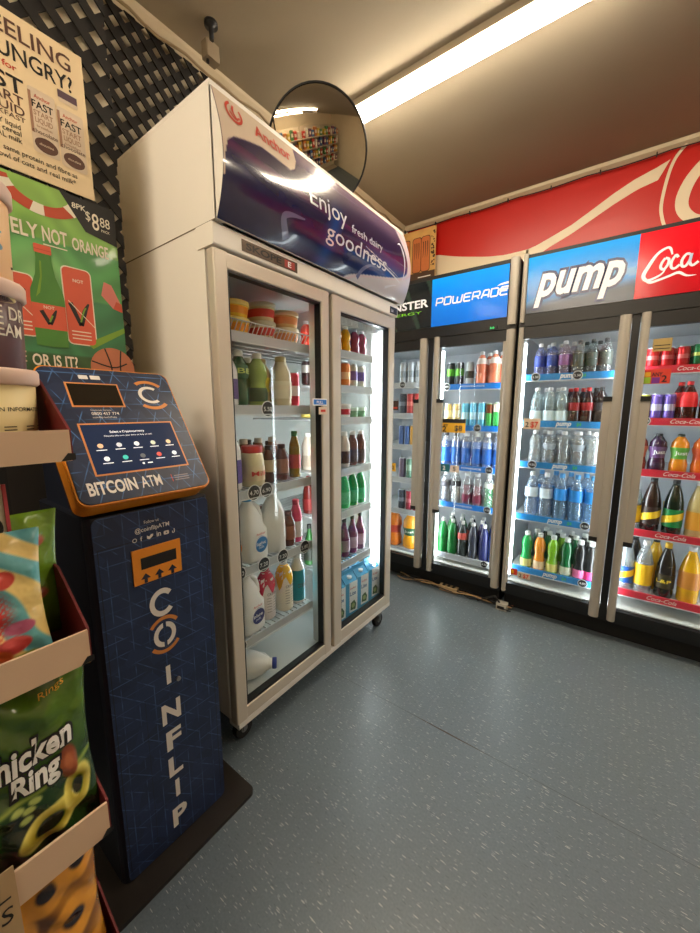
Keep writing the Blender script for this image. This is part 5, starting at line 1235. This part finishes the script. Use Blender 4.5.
# ------------------------------------------------------------------ shop shelving that the mirror and the glass reflect
cols_ = [(190, 60, 50), (220, 190, 70), (70, 110, 160), (220, 214, 200), (70, 130, 80), (200, 120, 60), (120, 70, 110)]
UN = ((-.62, -1.75, 'nearest the lattice wall'), (.58, -1.75, 'in the middle of the aisle end'), (1.78, -1.75, 'towards the far corner'))
for gx, gy, wh in UN:
    t = thing('store_shelf', 'grey shop shelving unit reflected in the mirror, ' + wh.replace('nearest', 'next to'), 'shelving', (gx, gy, 0), 'shop shelving seen in reflections')
    MB().box((gx - .57, gy - .22, 0), (gx + .57, gy - .19, 2.25), M_bhouse).build('back_panel', t)
    for z in (.12, .55, .98, 1.41, 1.84):
        MB().box((gx - .57, gy - .19, z - .02), (gx + .57, gy + .20, z), M_bhouse).build('shelf', t)
for gi, (gx, gy, wh) in enumerate(UN):
    for zi, z in enumerate((.55, .98, 1.41, 1.84)):
        for k in range(7):
            c = cols_[(k * 3 + zi * 2 + gi) % 7]; h = .24 + .05 * ((k * 5 + zi) % 3)
            m = MB(); xx = gx - .47 + k * .157
            m.rbox((xx - .06, gy - .05, z + .001), (xx + .06, gy + .12, z + h), .01, col_mat('paper', c), 2); m.rect(xx - .045, z + h * .35, xx + .045, z + h * .7, col_mat('paper', (235, 228, 210)), box_frame((0, gy + .12, 0), (1, 0, 0), (0, 0, 1), (0, 1, 0)), .001)
            tag(m.build('grocery_packet'), 'upright grocery packet on the shelving reflected in the mirror', 'packet', 'grocery packets on the reflected shelving')
# ================================================================== BITCOIN ATM
M_navy = facet_material('atm_navy_body', rgb(24, 38, 70), rgb(70, 100, 150), 26.0, .7, True)
M_navyp = facet_material('atm_navy_panel', rgb(26, 36, 60), rgb(86, 134, 196), 27.0, .65)
M_orange = pbr('atm_orange', (226, 140, 36), .35); M_gun = pbr('atm_side', (22, 28, 44), .45)
AT = thing('bitcoin_atm', 'navy and orange cryptocurrency machine beside the white fridge', 'atm', (-1.1, .44, 0))
m = MB(); m.rbox((-1.31, .225, 0), (-.862, .652, .012), .02, pbr('atm_base_plate', (42, 36, 32), .45, .3), 2); m.build('base_plate', AT)
m = MB()
m.rbox((-1.26, .283, .012), (-.934, .590, 1.005), .022, pbr('atm_body_dark', (15, 19, 32), .5), 2); bd = m.build('body', AT)
MB().prism(rrect(.296, .014, .584, 1.003, .016), 0, -.9345, -.932, M_navy).build('front_film', AT)
FA = lambda u, v, h=0.0: Vector((-.932 + h, u, v))
m = MB(); g_ = M_black
for a, b2, c, d in ((.302, .040, .3035, .930), (.5705, .040, .572, .930), (.302, .9285, .572, .930)): m.rect(a, b2, c, d, g_, FA, .0006)
m.rect(.372, .06, .3728, .50, g_, FA, .0006); m.rect(.372, .4992, .50, .50, g_, FA, .0006)
m.build('access_door', AT)
m = MB(); m.poly(rrect(.372, .816, .494, .906, .004), M_orange, FA, .004); m.box((-.932, .372, .816), (-.9282, .494, .906), M_orange)
m.rect(.391, .853, .481, .883, M_black, FA, .0046)
for k in range(3):
    u = .400 + k * .034; m.poly([(u - .012, .828), (u, .842), (u + .012, .828), (u + .004, .828), (u + .004, .817), (u - .004, .817), (u - .004, .828)], pbr('atm_navy_ink', (20, 28, 52), .5), FA, .0046)
m.build('cash_slot', AT)
M_aw = pbr('atm_white_ink', (226, 220, 214), .45); M_ao = pbr('atm_orange_ink', (204, 130, 60), .45)
m = MB()
m.text('Follow us', .408, .967, .036, .008, M_aw, FA, .001, 0); m.text('@coinflipATM', .385, .948, .085, .011, M_aw, FA, .001, .01)
m.build('lettering', AT); m = MB()
u0 = .378
m.arc(u0 + .005, .931, .0045, .0015, 0, 360, M_aw, FA, .001, 16); m.text('f', u0 + .018, .926, .005, .011, M_aw, FA, .001, .02)
m.poly([(u0 + .034, .928), (u0 + .040, .925), (u0 + .048, .931), (u0 + .050, .937), (u0 + .044, .937), (u0 + .040, .932), (u0 + .034, .936)], M_aw, FA, .001); m.text('in', u0 + .058, .927, .011, .010, M_aw, FA, .001, .02)
m.poly(rrect(u0 + .076, .926, u0 + .090, .936, .003), M_aw, FA, .001); m.poly([(u0 + .0815, .9285), (u0 + .0815, .9335), (u0 + .086, .931)], M_navyp, FA, .0014); m.stroke([(u0 + .104, .937), (u0 + .104, .927), (u0 + .099, .927), (u0 + .100, .931)], .002, M_aw, FA, .001)
m.build('social_icons', AT); m = MB()
cx = .437
m.arc(cx, .747, .027, .0125, 40, 320, M_aw, FA, .001, 24, 1.15)
m.arc(cx, .655, .024, .0115, 0, 360, M_aw, FA, .001, 28, 1.15); m.rect(cx - .004, .675, cx + .004, .692, M_navy, FA, .0014); m.rect(cx - .004, .618, cx + .004, .635, M_navy, FA, .0014)
m.arc(cx, .655, .043, .009, 38, 142, M_ao, FA, .001, 16, 1.1); m.arc(cx, .655, .043, .009, 218, 322, M_ao, FA, .001, 16, 1.1)
m.rect(cx - .006, .508, cx + .006, .562, M_aw, FA, .001)
m.text('N', cx - .026, .396, .052, .056, M_aw, FA, .001, .035); m.text('F', cx - .020, .310, .042, .056, M_aw, FA, .001, .035); m.text('L', cx - .020, .226, .040, .056, M_aw, FA, .001, .035)
m.rect(cx - .006, .150, cx + .006, .205, M_aw, FA, .001); m.text('P', cx - .020, .060, .042, .056, M_aw, FA, .001, .035)
m.build('lettering', AT)
m = MB(); Fx = lambda x, y, z: (-.932 + z, .462 + x, .508 + y); m.lathe([(.006, 0), (.006, .006)], M_chrome, F=Fx, seg=14); m.build('lock', AT)
# tilted head
import mathutils
pd = Vector((-.2, 0, .295)).normalized(); pn = Vector((.295, 0, .2)).normalized(); P0 = Vector((-.90, 0, 1.05))
def FP(u, v, h=0.0): return P0 + Vector((0, 1, 0)) * u + pd * v + pn * h
hx0, hx1, hv0, hv1 = .268, .578, -.010, .362
def quadring(pts, inner): return pts
def extr(m, pts, h0, h1, mat):
    n = len(pts); m.add([FP(a, b2, h0) for a, b2 in pts] + [FP(a, b2, h1) for a, b2 in pts], [(i, (i + 1) % n, (i + 1) % n + n, i + n) for i in range(n)] + [tuple(range(n - 1, -1, -1)), tuple(range(n, 2 * n))], mat)
m = MB(); o_ = rrect(hx0, hv0, hx1, hv1, .024, 6); ii = rrect(hx0 + .004, hv0 + .004, hx1 - .004, hv1 - .004, .021, 6)
extr(m, o_, -.016, -.008, M_orange); extr(m, ii, -.022, .0, M_gun); extr(m, rrect(hx0 + .001, hv0 + .001, hx1 - .001, hv1 - .001, .023, 6), -.005, -.0005, M_orange)
m.build('orange_trim', AT)
m = MB(); extr(m, rrect(hx0 + .005, hv0 + .005, hx1 - .005, hv1 - .005, .020, 6), -.002, .002, M_navyp); fp = m.build('front_panel', AT)
m = MB()   # rear housing of the head
V = [(hx0 + .006, hv0 + .006), (hx1 - .006, hv0 + .006), (hx1 - .006, hv1 - .006), (hx0 + .006, hv1 - .006)]
extr(m, rrect(hx0 + .004, hv0 + .003, hx1 - .004, hv1 - .003, .022, 6), -.060, -.020, M_orange)
m.box((-1.24, .300, 1.005), (-1.02, .560, 1.22), M_gun); m.build('head_housing', AT)
def screen(name, a, b2, c, d, mat):
    m = MB(); m.rect(a - .004, b2 - .004, c + .004, d + .004, pbr('screen_rim_orange', (214, 140, 80), .4), FP, .0026); m.rect(a, b2, c, d, mat, FP, .0032); return m.build(name, AT)
screen('small_screen', .322, .247, .430, .310, pbr('screen_off', (34, 28, 20), .15))
sc_ = screen('touch_screen', .319, .062, .531, .193, pbr('screen_navy', (36, 48, 76), .12, emit=.28))
m = MB(); M_si = pbr('screen_ink', (236, 240, 245), .4, emit=.6)
m.text('Select a Cryptocurrency', .375, .168, .080, .006, M_si, FP, .004, .01); m.text('Choose the coin you want to buy or sell', .360, .158, .11, .004, M_si, FP, .004, 0)
cols = [(230, 190, 150), (210, 214, 220), (240, 240, 240), (200, 210, 190), (214, 190, 150), (236, 240, 245), (60, 190, 180), (90, 96, 100), (210, 70, 60), (220, 230, 245)]
for i, c in enumerate(cols):
    u = .345 + (i % 5) * .040 + (.004 if i > 4 else 0); v = .134 if i < 5 else .099
    m.disc(u, v, .0062, pbr('coin_icon_%s' % 'abcdefghij'[i], c, .4, emit=.5), FP, .004, 14); m.rect(u - .011, v - .0125, u + .011, v - .0105, M_si, FP, .004)
m.disc(.424, .078, .003, M_si, FP, .004, 10); m.rect(.434, .0765, .446, .0795, M_si, FP, .004); m.build('screen_text', sc_)
m = MB()
m.text('BITCOIN', .292, .014, .100, .030, M_aw, FP, .003, .03); m.text('ATM', .402, .014, .048, .030, M_aw, FP, .003, .008)
m.arc(.508, .283, .026, .009, 50, 310, M_aw, FP, .003, 20, .9); m.arc(.508, .283, .046, .010, 42, 128, M_ao, FP, .003, 14, .92); m.arc(.508, .283, .046, .010, 232, 318, M_ao, FP, .003, 14, .92)
m.poly(rrect(.352, .325, .372, .337, .002), M_aw, FP, .003); m.poly(rrect(.377, .325, .399, .337, .002), M_aw, FP, .003)
m.build('logo', AT); m = MB()
m.text('Customer Service', .352, .232, .045, .004, M_aw, FP, .003, 0); m.text('0800 457 774', .352, .220, .060, .008, M_aw, FP, .003, .01); m.text('coinflip.tech/help', .352, .211, .052, .005, M_aw, FP, .003, 0)
m.rect(.477, .018, .4785, .038, M_rd, FP, .003)
for k in range(3): m.rect(.484, .020 + k * .006, .522, .0225 + k * .006, pbr('faint_ink', (140, 130, 140), .5), FP, .003)
m.build('lettering', AT)

# ================================================================== SNACK DISPLAY STAND
XS = -.56; YE = .166
M_card_red = pbr('stand_red_card', (104, 22, 24), .55, 0, .1, 10); M_lip = pbr('stand_cream_lip', (214, 184, 156), .6, 0, .05, 12); M_cardk = pbr('stand_shade_card', (20, 16, 16), .7)
ST = thing('snack_display_stand', 'red cardboard snack stand with cream shelf lips beside the cryptocurrency machine', 'display stand', (-.75, -.05, 0))
MB().box((-.945, -.42, 0), (-.93, YE + .004, 1.24), M_cardk).build('back_panel', ST)  # blackened panel: the unlit depth behind the trays is put into its colour
tiers = [(1.223, 1.184, 1.290, .166), (.952, .905, 1.015, .161), (.676, .624, .715, .160), (.395, .345, .44, .160)]
for i, (zt, zb, zw, YE) in enumerate(tiers):
    m = MB(); m.box((XS - .004, -.42, zb), (XS, YE, zt), M_lip); m.poly([(YE - .012, zb), (YE + .004, zb + .001), (YE + .004, zb + .009), (YE - .004, zb + .010)], M_ink, lambda u, v, h=0.0: Vector((XS + .0006, u, v))); l = m.build('shelf_lip', ST)
    m = MB(); m.box((-.93, -.42, zb), (XS - .004, YE, zb + .004), M_card_red); m.build('tray', ST)
    m = MB(); W = [(XS - .004, zb), (XS - .004, zt), (XS - .10, zw), (-.93, zw + (.05 if i == 0 else .01)), (-.93, zb)]
    m.prism(W, 1, YE, YE + .003, M_card_red); m.build('side_wing', ST)
YE = .160
MB().box((-.93, YE, 0), (XS - .06, YE + .003, .345), M_card_red).build('side_panel', ST)

# tubs stacked on the top tray
def tub(x, y, z, r, h, bodym, lidm, label, art, rz=0.0, taper=.90):
    t = thing('protein_tub', label, 'tub', (x, y, z), 'tubs stacked on the top tray of the snack stand'); t['_base'] = (0, 0, 0)
    t.rotation_euler = (0, 0, rz)
    m = MB(); m.lathe([(r * taper * .97, 0), (r * taper, .003), (r * .97, h - .016)], bodym, seg=40); m.build('tub_body', t)
    m = MB(); m.lathe([(r * .99, h - .020), (r * 1.05, h - .017), (r * 1.06, h - .003), (r * 1.03, h)], lidm, seg=40); m.build('lid', t)
    if art:
        m = MB(); k = lambda v: r * (taper + (.97 - taper) * v / h) + .0008
        F = lambda u, v, hh=0.0: Vector(((k(v) + hh) * math.sin(u / r), -(k(v) + hh) * math.cos(u / r), v)); art(m, F); m.build('printed_label', t)
    return t
M_lidp = pbr('tub_lid_pink', (226, 196, 178), .45); M_tubc = pbr('tub_cream', (222, 204, 150), .5, 0, .06, 14); M_tubb = pbr('tub_plum', (84, 52, 56), .45, 0, .15, 14); M_tubo = pbr('tub_apricot', (226, 184, 134), .5, 0, .06, 10)
def art1(m, F):
    m.rect(-.06, .042, .06, .052, M_ink, F, .0)
    m.text('NUTRITION INFORMATION', -.055, .056, .10, .005, M_ink, F, .0003, .01)
    for k in range(9):
        for a in (-.055, -.015, .012, .036): m.rect(a, .006 + k * .0038, a + (.030 if a < -.02 else .014), .0072 + k * .0038, M_ink, F, .0003)
def art2(m, F):
    m.poly([(-.005 + .03 * math.cos(a), .082 + .006 * math.sin(a)) for a in [2 * PI * k / 16 for k in range(16)]], M_tubc, F, .0004); m.text('Natures', -.022, .0795, .034, .005, M_ink, F, .0008, .01)
    m.text('FREEZE DR', -.062, .058, .10, .015, M_offw, F, .0005, .01); m.text('ICE CREAM', -.062, .038, .092, .015, M_offw, F, .0005, .01)
    for k in range(3): m.rect(-.05, .012 + k * .006, .045, .014 + k * .006, M_lidp, F, .0005)
M_pb = pbr('pale_blue_ink', (120, 160, 180), .5)
def art3(m, F):
    m.text('Fit', -.05, .070, .07, .022, M_pb, F, .0005, .0); m.text('8g', -.03, .040, .05, .024, M_pb, F, .0005, .0); m.rect(-.05, .018, .04, .021, M_brown, F, .0005)
TZ = 1.190
tub(-.655, .106, TZ, .056, .108, M_tubc, M_lidp, 'cream tub with nutrition table, at the base of the stack', art1, rz=PI / 2 + .42)
tub(-.655, .103, TZ + .108, .056, .104, M_tubb, M_lidp, 'plum coloured tub with white block lettering, middle of the stack', art2, rz=PI / 2 + .42)
tub(-.655, .101, TZ + .212, .056, .112, M_tubo, M_lidp, 'apricot tub with pale blue lettering on top of the stack', art3, rz=PI / 2 + .42)

# pillow bags
def bag(x, y, z, w_, h, t_, lean, rz, label, colf, deco, name='snack_bag', rough=.25, nu=40, nv=48, seed=0, group='snack bags on the cardboard stand', crimp=.05, wr=.0035):
    root = thing(name, label, 'snack bag', (x, y, z), group); root['_base'] = (0, 0, 0)
    root.rotation_euler = (-lean, 0, rz)
    rnd = random.Random(seed); ph = [rnd.uniform(0, 6.28) for _ in range(8)]
    def thick(u, v):
        a = max(0, 1 - abs(2 * u / w_) ** 2.6); b2 = max(0, 1 - abs(2 * v / h - 1) ** 4)
        return t_ / 2 * (a ** .6) * (b2 ** .7)
    def wrk(u, v):
        e = max(0, abs(2 * v / h - 1) - .45)
        return wr * (math.sin(38 * u / w_ * .6 + 9 * v / h + ph[0]) * e * 2.2 + .55 * math.sin(17 * (u + v) / w_ + ph[1]) * math.sin(11 * (v - u * .6) / h + ph[2]) + .35 * math.sin(31 * v / h + 8 * u / w_ + ph[3]) * math.sin(13 * u / w_ + ph[4]))
    def Fr(u, v, hh=0.0):
        k = thick(u, v); return Vector((u * (1 - .10 * math.sin(PI * v / h)), -(k + wrk(u, v) * min(1, k * 60 + .3)) - hh, v))
    def Bk(u, v): 
        k = thick(u, v); return Vector((u * (1 - .10 * math.sin(PI * v / h)), k * .6 + .0006, v))
    m = MB(); pm = printed('bag_print_%d' % int(rough * 100), rough, .4, bump=.45, bscale=38)
    m.grid(Fr, -w_ / 2, w_ / 2, 0, h, nu, nv, pm, colf); m.grid(Bk, -w_ / 2, w_ / 2, 0, h, nu // 2, nv // 2, pm, colf, flip=True)
    m.build('bag_body', root)
    if deco:
        m = MB(); deco(m, Fr); m.build('printed_lettering', root)
    return root
def n2(u, v, s=60): return math.sin(u * s + 2 * math.sin(v * s * .7)) * math.sin(v * s * .9 + 1.5 * math.sin(u * s * .6))
# light blue and yellow lolly bag
def lolcol(u, v):
    k = math.sin((u * 1.0 + v * .9) * 95 + 1.6 * math.sin(v * 40) + 1.0); c = lerp((104, 176, 184), (232, 204, 128), sm(-.2, .2, k))
    r = math.hypot(u + .006, v - .088); c = lerp(c, (206, 44, 44), (1 - sm(.026, .050, r)) * (1 if r < .03 or math.sin(u * 900) * math.sin(v * 900) > -.2 else .25))
    for cu, cv, a, b2, cc in ((.028, .132, .014, .011, (196, 60, 50)), (.040, .068, .017, .009, (176, 84, 120)), (.030, .048, .020, .011, (200, 70, 70)), (.040, .026, .018, .008, (150, 160, 70)), (.006, .036, .022, .013, (206, 96, 50)), (-.018, .026, .016, .014, (232, 200, 60)), (-.01, .058, .016, .011, (130, 150, 90))):
        d = math.hypot((u - cu) / a, (v - cv) / b2); c = lerp(c, cc, 1 - sm(.88, 1.08, d)); c = lerp(c, tuple(min(255, x + 45) for x in cc), .5 * (1 - sm(.2, .6, math.hypot((u - cu + a * .3) / a, (v - cv - b2 * .3) / b2))))
    return c
def loldeco(m, F):
    m.text('ZOMBIE', -.052, .098, .048, .018, M_inkw, F, .0015, .03, .1); m.text('chews', -.045, .072, .052, .016, M_inkw, F, .0015, .06, .1); m.text('chews', -.043, .073, .048, .014, M_ink, F, .0021, .01, .1); m.text('NATURAL', -.04, .160, .035, .006, M_inkw, F, .0015, 0)
bag(-.600, .064, .908, .140, .188, .040, .10, PI / 2 - .10, 'light blue and yellow striped lolly bag, in front of the green bag', lolcol, loldeco, 'lolly_bag', seed=1, nu=90, nv=110)
def grcol(u, v):
    c = lerp((84, 120, 30), (120, 160, 44), sm(0, .17, v) * .6 + .2 * n2(u, v))
    for cu, cv in ((.052, .148), (.050, .07), (-.02, .14)):
        d = math.hypot((u - cu) / .015, (v - cv) / .010); c = lerp(c, (186, 100, 80), 1 - sm(.8, 1.1, d)); c = lerp(c, (220, 190, 170), .7 * (1 - sm(.4, .7, math.hypot((u - cu) / .014, (v - cv - .002) / .006))))
    return c
bag(-.680, .092, .910, .165, .190, .035, .06, PI / 2 - .05, 'plain green lolly bag leaning behind the light blue striped bag', grcol, lambda m, F: m.text('SOUR', -.08, .10, .07, .03, M_gl, F, .0015, .02), 'lolly_bag', seed=2, nu=60, nv=70)
# white box with black marks behind the lolly bags
m = MB(); m.box((-.78, -.10, .99), (-.655, .112, 1.150), pbr('carton_white', (214, 204, 190), .55)); F = lambda u, v, h=0.0: Vector((-.655 + h, u, v))
m.stroke([(.070, 1.10), (.100, 1.105), (.104, 1.085), (.078, 1.078)], .006, M_ink, F, .001); m.stroke([(.078, 1.045), (.106, 1.058)], .006, M_ink, F, .001); m.stroke([(.072, 1.025), (.104, 1.035)], .006, M_ink, F, .001)
m.box((-.656, .112, .99), (-.652, .116, 1.150), pbr('carton_pink_edge', (190, 70, 80), .5))
tag(m.build('snack_box'), 'white snack box with black brush marks under the top tray', 'box')
# red and brown bag at the back of the third tray
def rbcol(u, v):
    c = lerp((110, 26, 22), (60, 24, 20), .5 + .5 * n2(u, v, 50)); c = lerp(c, (190, 80, 60), .5 * max(0, n2(u + .1, v, 90))); c = lerp(c, (196, 160, 140), sm(.24, .27, v) * (.5 + .5 * math.sin(u * 220)))
    return c
bag(-.70, .070, .640, .18, .285, .05, .02, PI / 2 - .05, 'dark red and brown snack bag standing behind the green ring bag', rbcol, None, 'snack_bag', .2, seed=3)
# green chicken ring bag
def ringcol(u, v):
    c = lerp((30, 62, 22), (120, 156, 40), sm(.05, .25, v) * .6 + .15 * n2(u, v, 40)); c = lerp(c, (206, 214, 80), .6 * math.exp(-((v - .105 - .12 * u) / .004) ** 2)); c = lerp(c, (24, 52, 30), sm(.225, .255, v) * .5)
    c = lerp(c, (34, 64, 26), .8 * (1 - sm(.095, .105, v - .12 * u)))
    d = math.hypot((u + .005) / .022, (v - .064) / .030); c = lerp(c, (24, 34, 24), 1 - sm(.9, 1.1, d))
    for cu, cv, ro, ri, an in ((.024, .052, .030, .014, .5), (.062, .078, .024, .010, 1.3)):
        du, dv = u - cu, v - cv; a = du * math.cos(an) + dv * math.sin(an); b2 = -du * math.sin(an) + dv * math.cos(an); r = math.hypot(a / 1.35, b2 / .75)
        k = sm(ri - .002, ri + .002, r) * (1 - sm(ro - .002, ro + .002, r)); c = lerp(c, lerp((176, 160, 50), (232, 220, 110), sm(ri, ro, r)), k); c = lerp(c, (26, 30, 20), 1 - sm(ri - .003, ri - .001, r))
    d = math.hypot((u - .056) / .012, (v - .122) / .026); c = lerp(c, (150, 74, 40), 1 - sm(.8, 1.1, d)); c = lerp(c, (190, 110, 70), .5 * (1 - sm(.3, .6, d)))
    for cu, cv in ((.004, .088), (-.008, .094), (.012, .098), (.0, .076)):
        d = math.hypot((u - cu) / .009, (v - cv) / .006); c = lerp(c, (190, 206, 110), 1 - sm(.6, 1.1, d))
    return c
def ringdeco(m, F):
    for hh, mt, bo in ((.0016, M_ink, .10), (.0024, M_inkw, .035)):
        kx = .003 if bo > .05 else 0
        F2 = lambda u, v, h=0.0: F(u, v + .10 * u, h)
        m.text('Chicken', -.048 - kx, .146, .112 + 2 * kx, .032, mt, F2, hh, bo, .1); m.text('Ring', -.012 - kx, .114, .058 + 2 * kx, .028, mt, F2, hh, bo, .1)
    m.poly([(-.082, .188), (-.026, .196), (-.026, .208), (-.082, .200)], M_ink, F, .0016); m.text('ORIENTAL', -.074, .190, .044, .008, M_cd, lambda u, v, h=0.0: F(u, v + .13 * (u + .08), h), .0022, .01)
    m.text('Rings', .030, .225, .030, .009, M_yel, lambda u, v, h=0.0: F(u, v + .25 * (u - .03), h), .002, 0)
bag(-.605, .080, .634, .175, .262, .062, .10, PI / 2 - .12, 'shiny green bag of ring snacks with white lettering on the third tray', ringcol, ringdeco, 'snack_bag', .16, 100, 120, seed=4, wr=.006)
# golden ring bag lower down
def goldcol(u, v):
    c = lerp((92, 52, 20), (206, 140, 40), .5 + .5 * n2(u, v, 45))
    for cu, cv, ro, ri in ((.02, .21, .034, .014), (-.03, .17, .036, .016), (.05, .14, .036, .016), (0, .10, .036, .016), (.06, .22, .03, .012)):
        r = math.hypot(u - cu, (v - cv) * 1.1); c = lerp(c, (232, 160, 50), sm(ri - .003, ri + .003, r) * (1 - sm(ro - .004, ro + .004, r)) * .85); c = lerp(c, (40, 26, 34), 1 - sm(ri - .004, ri, r))
    return c
bag(-.615, .070, .352, .175, .262, .06, .08, PI / 2 - .12, 'golden brown bag of ring snacks on the lowest visible tray', goldcol, None, 'snack_bag', .2, 90, 110, seed=5, wr=.006)
# hand written price card
m = MB(); m.box((XS + .001, -.06, .560), (XS + .0025, .056, .690), pbr('kraft_card', (178, 150, 112), .7, 0, .08, 20)); F = lambda u, v, h=0.0: Vector((XS + .0025 + h, u, v))
m.text('GRILL', -.035, .650, .085, .022, M_ink, F, .0008, 0, .1); m.text('RINGS', -.03, .618, .080, .022, M_ink, F, .0008, 0, .1)
m.arc(-.005, .585, .016, .004, 0, 360, M_ink, F, .0008, 20, 1.0); m.text('ea cH', .018, .578, .032, .014, M_ink, F, .0008, 0, .1)
tag(m.build('price_card'), 'hand written kraft price card clipped on the third cream lip', 'price card')

# templates stay unlinked; only placed copies are in the scene
for k in list(bpy.data.objects):
    if '_base' in k: del k['_base']
